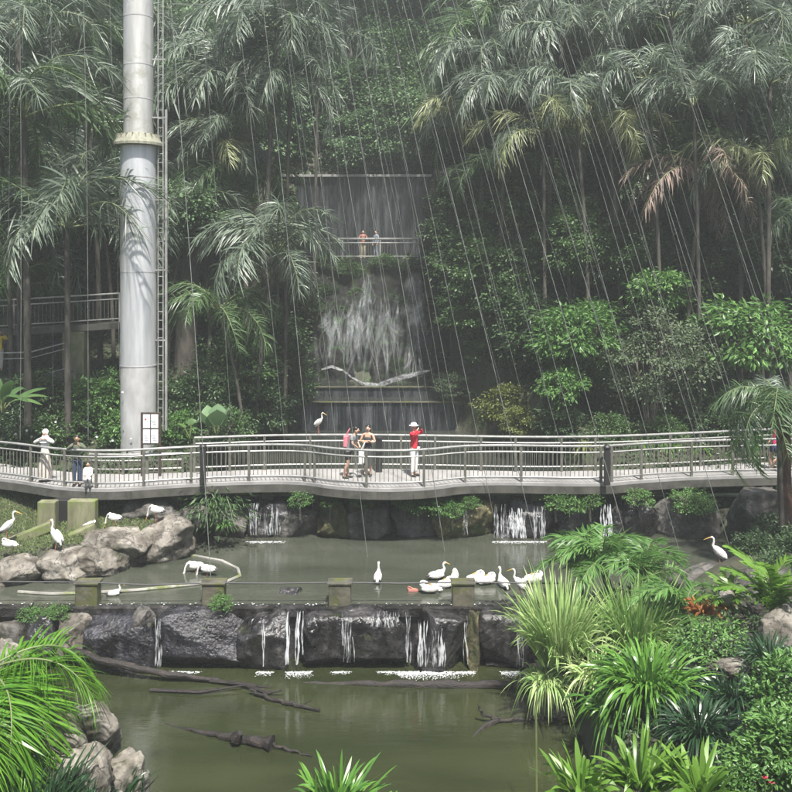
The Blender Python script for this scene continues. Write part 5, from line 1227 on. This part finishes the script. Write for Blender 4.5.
broad(2, 408, 27.8, 9, 1.5, .38, 'leaf_mid', 'big paddle leaved plant behind the railing at the left edge', name='banana_plant', biasx=.45, up=.8)
broad(216, 432, 29.0, 5, .8, .75, 'leaf_haze', 'elephant ear plant with large pale leaves behind the bridge', droop=(.1, .3), up=1.2, stalk=.3)
broad(190, 435, 29.0, 5, .5, .35, 'leaf_mid', 'small broad leaved plant left of the elephant ear')
# drooping shrub under the bridge at left
t = tag(empty('drooping_shrub', (PX(216, 25.2), 25.3, PZ(515, 25.2))), 'drooping bush with long pale leaves under the bridge beside the left fall', 'shrub')
n = 520; P = R.normal(0, 1, (n, 3)) * [.45, .3, .25] + [0, 0, .2]; ax = unit(P * [1, 1, .3] + [0, -.3, -.5] + R.normal(0, .3, (n, 3)))
V, Q = leaves(P, ax, R.uniform(.12, .26, n), .26); mobj('crown', np_mesh('crown', V, Q, M['leaf_mid']), t)
MB().tube([(0, .2, -.7), (.05, .1, 0), (.1, 0, .35)], [.05, .04, .015], 6).build('trunk', M['bark'], t)
tuft(225, 526, 25.2, 130, .45, .04, 'leaf_bright', 'low bright fern at the water under the drooping bush', droop=(.5, 1.1))
# white flowers among the left shrubs
fl = [(28, 430), (45, 425), (62, 428), (113, 440), (98, 436), (33, 436), (122, 392), (55, 422), (15, 434), (131, 438), (40, 438)]
t = tag(empty('flower_cluster', (PX(60, 28.9), 28.9, 4.0)), 'scattered small white blossoms on the shrubs behind the left railing', 'flowers')
for i, (a, b) in enumerate(fl):
    Pc = np.array([PX(a, 28.9) - t.location.x, R.uniform(-.1, .1), PZ(b, 28.9) - 4.0]); th = np.linspace(0, 2 * np.pi, 7)[:6]
    axs = np.stack([np.cos(th), np.full(6, -.5), np.sin(th)], 1); V, Q = leaves(np.tile(Pc, (6, 1)), unit(axs), np.full(6, .055), .7, nrm=np.tile([0, 1.0, 0], (6, 1)))
    mobj('blossom', np_mesh('blossom', V, Q, M['petal']), t)
# strap plants behind the right bridge rail
for px, Y, lab in ((585, 30.2, 'pale strap leaved clump behind the bridge, left of the bare stems'), (668, 29.6, 'pale strap leaved clump right behind the railing'), (640, 29.8, 'strap leaved clump under the grey tree'), (700, 29.6, 'strap leaved clump near the right trees')):
    tuft(px, 425, Y, 70, 1.0, .055, 'leaf_yellow' if px < 600 else 'lily_blade', lab, 'strap_plant', 'plant', droop=(.7, 1.3), zb=TZ(PX(px, Y), Y) - .05)

# fern palm at the right edge in front of the bridge -------------------------------
P_t = tag(empty('tree', (PX(786, 23.5), 23.5, 1.2)), 'dark red brown tree trunk under the fern palm in front of the bridge', 'tree')
MB().tube([(-.1, 0, .0), (.05, 0, 1.0), (-.05, 0, 2.2), (-.05, 0, 4.7)], [.26, .2, .18, .16], 12).build('trunk', M['bark_red'], P_t, smooth=True)
palm(782, 398, 23.4, 'green', .66, nf=12, keys2='grey', label='feathery crown spreading in front of the right end of the bridge', trunk_r=.16, zbase=2.0, tilt=(-45, 15), name='palm_tree', cat='palm')
for i, (px, py, r_, lab) in enumerate(((750, 432, 0, 'large pale frond hanging straight down before the right end of the bridge'), (765, 425, 1, 'second pale hanging frond nearer the right edge'))):
    t = tag(empty('hanging_frond', (PX(px, 23.0), 23.0, PZ(py, 23.0))), lab, 'frond')
    mobj('frond', FR['low'][i], t, None, (.3, 1.15, 2.6 + r_), (.95,) * 3)

# ================================================================== RIGHT BANK AND FOREGROUND
for a, b, c, d, Y, m_, lab, bl in ((668, 567, 742, 604, 21.8, 'rock_grey', 'broad brown grey boulder under the standing slim stork', .4), (640, 566, 690, 604, 20.6, 'rock_grey', 'brown boulder left of the stork boulder', .4), (762, 608, 812, 672, 17.0, 'rock_pale', 'large smooth boulder with orange stain at the right edge', .2),
                                  (735, 575, 800, 625, 19.5, 'rock_grey', 'squared grey boulder behind the upright fern', .8), (704, 660, 748, 676, 16.5, 'rock_pale', 'low white flat stone among the green lilies', .3), (560, 640, 620, 700, 18.2, 'rock_wet', 'dark rock at the water under the variegated grass', .3),
                                  (610, 655, 700, 720, 17.0, 'rock_wet', 'dark rock at the water under the green lilies', .3), (700, 625, 770, 680, 17.6, 'rock_wet', 'dark red stained rock in the shade at right', .4)):
    rock(a, b, c, d, Y, m_, lab, blocky=bl, rough=.12)
for a, b, c, d, Y, lab in ((-30, 640, 40, 720, 13.6, 'pale boulder behind the bright green frond'), (-10, 700, 80, 775, 12.6, 'large white grey boulder in the lower left corner'), (60, 705, 120, 760, 13.4, 'white grey boulder under the tip of the bright frond'), (95, 752, 150, 815, 12.9, 'rounded grey boulder at the pond edge at lower left'), (30, 755, 110, 830, 12.2, 'pale boulder at the bottom left edge')):
    rock(a, b, c, d, Y, 'rock_pale', lab, blocky=.2, rough=.16)

palm(612, 572, 20.3, 'low', .95, nf=16, label='green dwarf palm behind the variegated grass', tilt=(0, 55), trunk_r=.1, zbase=1.1)
palm(648, 580, 19.8, 'low', .9, nf=13, label='green dwarf palm left of the stork boulder', tilt=(0, 60), trunk_r=.1, zbase=1.1)
palm(585, 575, 20.6, 'low', .8, nf=10, label='small dwarf palm at the pond end of the right bank', tilt=(0, 60), trunk_r=.08, zbase=1.0)
palm(690, 620, 18.3, 'low', .8, nf=9, label='low palm with an arching frond beside the orange plant', tilt=(0, 50), trunk_r=.08)
GR = 'striped grass clumps on the right bank'
def clump(px, py, Y, n, ln, wd, mat, label, **k): return tuft(px, py, Y, n, ln, wd, mat, label, name=k.pop('name', 'grass_clump'), cat='grass clump', **k)
clump(560, 662, 18.3, 900, 2.35, .045, 'grass_blade', 'tall pale striped grass clump at the left end of the right bank', rad=.45, droop=(.15, .75), up=1.9, k=7, group=GR)
clump(636, 655, 18.4, 800, 2.15, .045, 'grass_blade', 'second tall striped grass clump right of the first', rad=.4, droop=(.15, .8), up=1.9, k=7, group=GR)
clump(600, 678, 17.6, 420, 1.3, .04, 'grass_blade', 'shorter striped grass between the two tall clumps', rad=.45, droop=(.4, 1.2), up=1.2, k=6, group=GR)
clump(648, 692, 16.3, 900, 1.55, .055, 'lily_blade', 'wide arching green lily clump below the striped grass', rad=.5, droop=(.4, 1.1), up=1.2, k=7)
clump(618, 712, 16.4, 360, 1.0, .05, 'lily_blade', 'low green lily clump at the water edge', rad=.4, droop=(.6, 1.4), up=1.0, k=6)
clump(548, 682, 18.0, 260, .9, .04, 'grass_blade', 'small striped grass tuft hanging over the log', rad=.4, droop=(.8, 1.5), up=.9, k=6, group=GR)
clump(700, 735, 14.8, 520, 1.05, .04, 'dark_blade', 'dark glossy narrow leaved clump right of the lilies', rad=.35, droop=(.3, 1.0), up=.9, k=6)
clump(735, 700, 15.8, 360, .95, .04, 'dark_blade', 'dark glossy clump behind the other dark clump', rad=.4, droop=(.3, 1.0), up=.9, k=6)
clump(770, 660, 16.2, 260, .8, .035, 'dark_blade', 'dark narrow leaved clump beside the orange stained boulder', rad=.3, droop=(.3, 1.0), up=.9, k=6)
# strap fern in the right foreground
for px, py, Y, n, ln, lab in ((640, 786, 12.2, 120, .95, 'broad bright strap leaved fern at the bottom right of centre'), (582, 794, 12.0, 80, .75, 'bright strap leaved fern at the pond edge of the bottom'), (700, 792, 11.9, 90, .8, 'bright strap leaved fern toward the bottom right corner')):
    tuft(px, py, Y, n, ln, .085, 'leaf_lime', lab, 'strap_fern', 'fern', droop=(.15, .7), up=.9, rad=.3, k=8)
clump(335, 812, 12.4, 190, .95, .06, 'lily_blade', 'green strap leaved plant at the bottom edge left of centre', rad=.35, droop=(.2, .8), up=1.1, k=7, name='strap_plant')
clump(385, 822, 12.2, 60, .6, .05, 'lily_blade', 'smaller green plant beside it at the bottom edge', rad=.25, droop=(.3, .9), up=1.1, k=7, name='strap_plant')
# bright date-palm frond in the left foreground
palm(-20, 676, 12.5, 'bright', 1.2, nf=10, label='bright green narrow leaved palm at the left foreground', tilt=(-42, 8), trunk_r=.12, span=(-110, 70), zbase=1.0)
palm(-40, 720, 12.0, 'bright', 1.1, nf=4, label='second bright green palm at the very left foreground', tilt=(-20, 30), trunk_r=.12, span=(-90, 60), zbase=.9)
clump(120, 800, 12.6, 90, .7, .03, 'dark_blade', 'dark narrow bladed tuft on the pond edge among the lower left boulders', rad=.3, droop=(.1, .6), up=1.3, k=6)
clump(35, 815, 11.3, 300, 1.0, .035, 'dark_blade', 'dark narrow bladed clump in the bottom left corner', rad=.5, droop=(.1, .6), up=1.3, k=6)
clump(85, 815, 11.6, 120, .6, .03, 'dark_blade', 'small dark bladed tuft before the rounded grey boulder', rad=.3, droop=(.1, .6), up=1.3, k=6)
# fern with upright fronds, croton, small plants
palm(768, 612, 17.6, 'limey', 1.0, nf=9, label='upright light green fern at the right before the grey boulders', name='fern', cat='fern', trunk_r=.06, tilt=(35, 75))
palm(738, 604, 17.8, 'limey', .6, nf=8, label='small pale fern left of the upright fern', name='fern', cat='fern', trunk_r=.05, tilt=(10, 60))
tuft(702, 614, 18.0, 46, .62, .10, 'croton', 'orange and brown leaved plant under the boulders at right', 'croton_plant', 'plant', droop=(.3, .9), rad=.18, k=5)
tuft(724, 608, 18.2, 30, .5, .09, 'croton', 'second orange leaved plant beside a pale round stone', 'croton_plant', 'plant', droop=(.3, .9), rad=.12, k=5)
rock(720, 590, 736, 605, 17.7, 'rock_pale', 'small round pale stone beside the orange plant', blocky=.1)
shrub(712, 645, 17.2, 'small', 1.25, 'low round leaved green shrub above the white stone', zbase=.9)
shrub(690, 655, 17.0, 'small', .9, 'small green shrub left of the white stone', zbase=.8)
NR = ((790, 700, 13.6, .75, 'leafy green shrub at the right edge'), (760, 765, 12.3, .6, 'leafy shrub in the bottom right corner'), (800, 760, 12.2, .8, 'leafy shrub at the bottom right edge'), (740, 790, 11.9, .4, 'small leafy shrub at the bottom before the dark clump'), (772, 566, 20.5, .5, 'dark leafy shrub behind the upright fern'), (806, 540, 22.0, .6, 'dark leafy shrub under the fern palm'), (756, 556, 22.6, .45, 'dark leafy shrub below the right end of the bridge'), (800, 570, 21, .7, 'dark leafy shrub at the right edge behind the boulders'))
for i, (px, py, Y, s, lab) in enumerate(NR): shrub(px, py, Y, 'near' if i < 4 else 'shrub_d', s, lab)
for px, py in ((765, 778), (772, 784)):
    th = np.linspace(0, 2 * np.pi, 11)[:10]; t = tag(empty('red_flower', (PX(px, 11.7), 11.7, PZ(py, 11.7))), 'dark red flower in the bottom right corner' + (', upper one' if py < 780 else ', lower one'), 'flower')
    axs = unit(np.stack([np.cos(th), np.sin(th), np.full(10, .5)], 1)); V, Q = leaves(np.zeros((10, 3)), axs, np.full(10, .05), .6); mobj('petals', np_mesh('petals', V, Q, M['petal_red']), t)
    MB().tube([(0, 0, -.3), (0, 0, 0)], .008, 5).build('stem', M['stem'], t)

# ================================================================== AIR, LIGHT, CAMERA
HAZE = 0.0017
if HAZE:
    m, nt, out = nodes('haze'); v = N(nt, 'ShaderNodeVolumePrincipled'); v.inputs['Density'].default_value = HAZE; v.inputs['Color'].default_value = (.90, .96, .93, 1); v.inputs['Anisotropy'].default_value = .1
    nt.links.new(v.outputs[0], out.inputs['Volume'])
    o = MB().box((0, 26, 20.25), (186, 116, 44.5)).build('haze', m); tag(o, kind='stuff')

SUN_EL, SUN_AZ = 63, 165     # azimuth: compass style, measured from +Y clockwise; light comes from behind the camera, a little left
w = bpy.data.worlds.new('World'); SC.world = w; w.use_nodes = True; nt = w.node_tree; nt.nodes.clear()
sky = N(nt, 'ShaderNodeTexSky', sky_type='NISHITA', sun_disc=False); sky.sun_elevation = math.radians(SUN_EL); sky.sun_rotation = math.radians(SUN_AZ); sky.dust_density = 3
bg = N(nt, 'ShaderNodeBackground'); bg.inputs['Strength'].default_value = .08
out = N(nt, 'ShaderNodeOutputWorld'); nt.links.new(sky.outputs[0], bg.inputs[0]); nt.links.new(bg.outputs[0], out.inputs[0])
sl = bpy.data.lights.new('sun', 'SUN'); sl.energy = 5.0; sl.angle = math.radians(2.0); sl.color = (1, .96, .9)
so = bpy.data.objects.new('sun', sl); COL.objects.link(so)
az = math.radians(SUN_AZ); el = math.radians(SUN_EL)
dirv = Vector((math.sin(az) * math.cos(el), math.cos(az) * math.cos(el), math.sin(el)))
so.rotation_euler = dirv.to_track_quat('Z', 'Y').to_euler(); so.location = (0, -10, 60)

cam = bpy.data.cameras.new('camera'); co = bpy.data.objects.new('camera', cam); COL.objects.link(co); SC.camera = co
co.location = (0, 0, CZ); co.rotation_euler = (math.pi / 2, 0, 0)
cam.sensor_width = 36; cam.lens = 36 * F / 792; cam.shift_y = -(396 - HY) / 792; cam.clip_start = .1; cam.clip_end = 500
SC.render.engine = 'CYCLES'
SC.view_settings.view_transform = 'Standard'; SC.view_settings.look = 'None'; SC.view_settings.gamma = 1; SC.view_settings.exposure = 1.1; SC.view_settings.use_curve_mapping = False
cy = SC.cycles; cy.max_bounces = 5; cy.diffuse_bounces = 2; cy.glossy_bounces = 3; cy.transmission_bounces = 3; cy.transparent_max_bounces = 14; cy.volume_bounces = 0
cy.use_denoising = True; cy.use_adaptive_sampling = True; cy.adaptive_threshold = .03; cy.caustics_reflective = False; cy.caustics_refractive = False; cy.sample_clamp_indirect = 4
SC.render.use_persistent_data = False
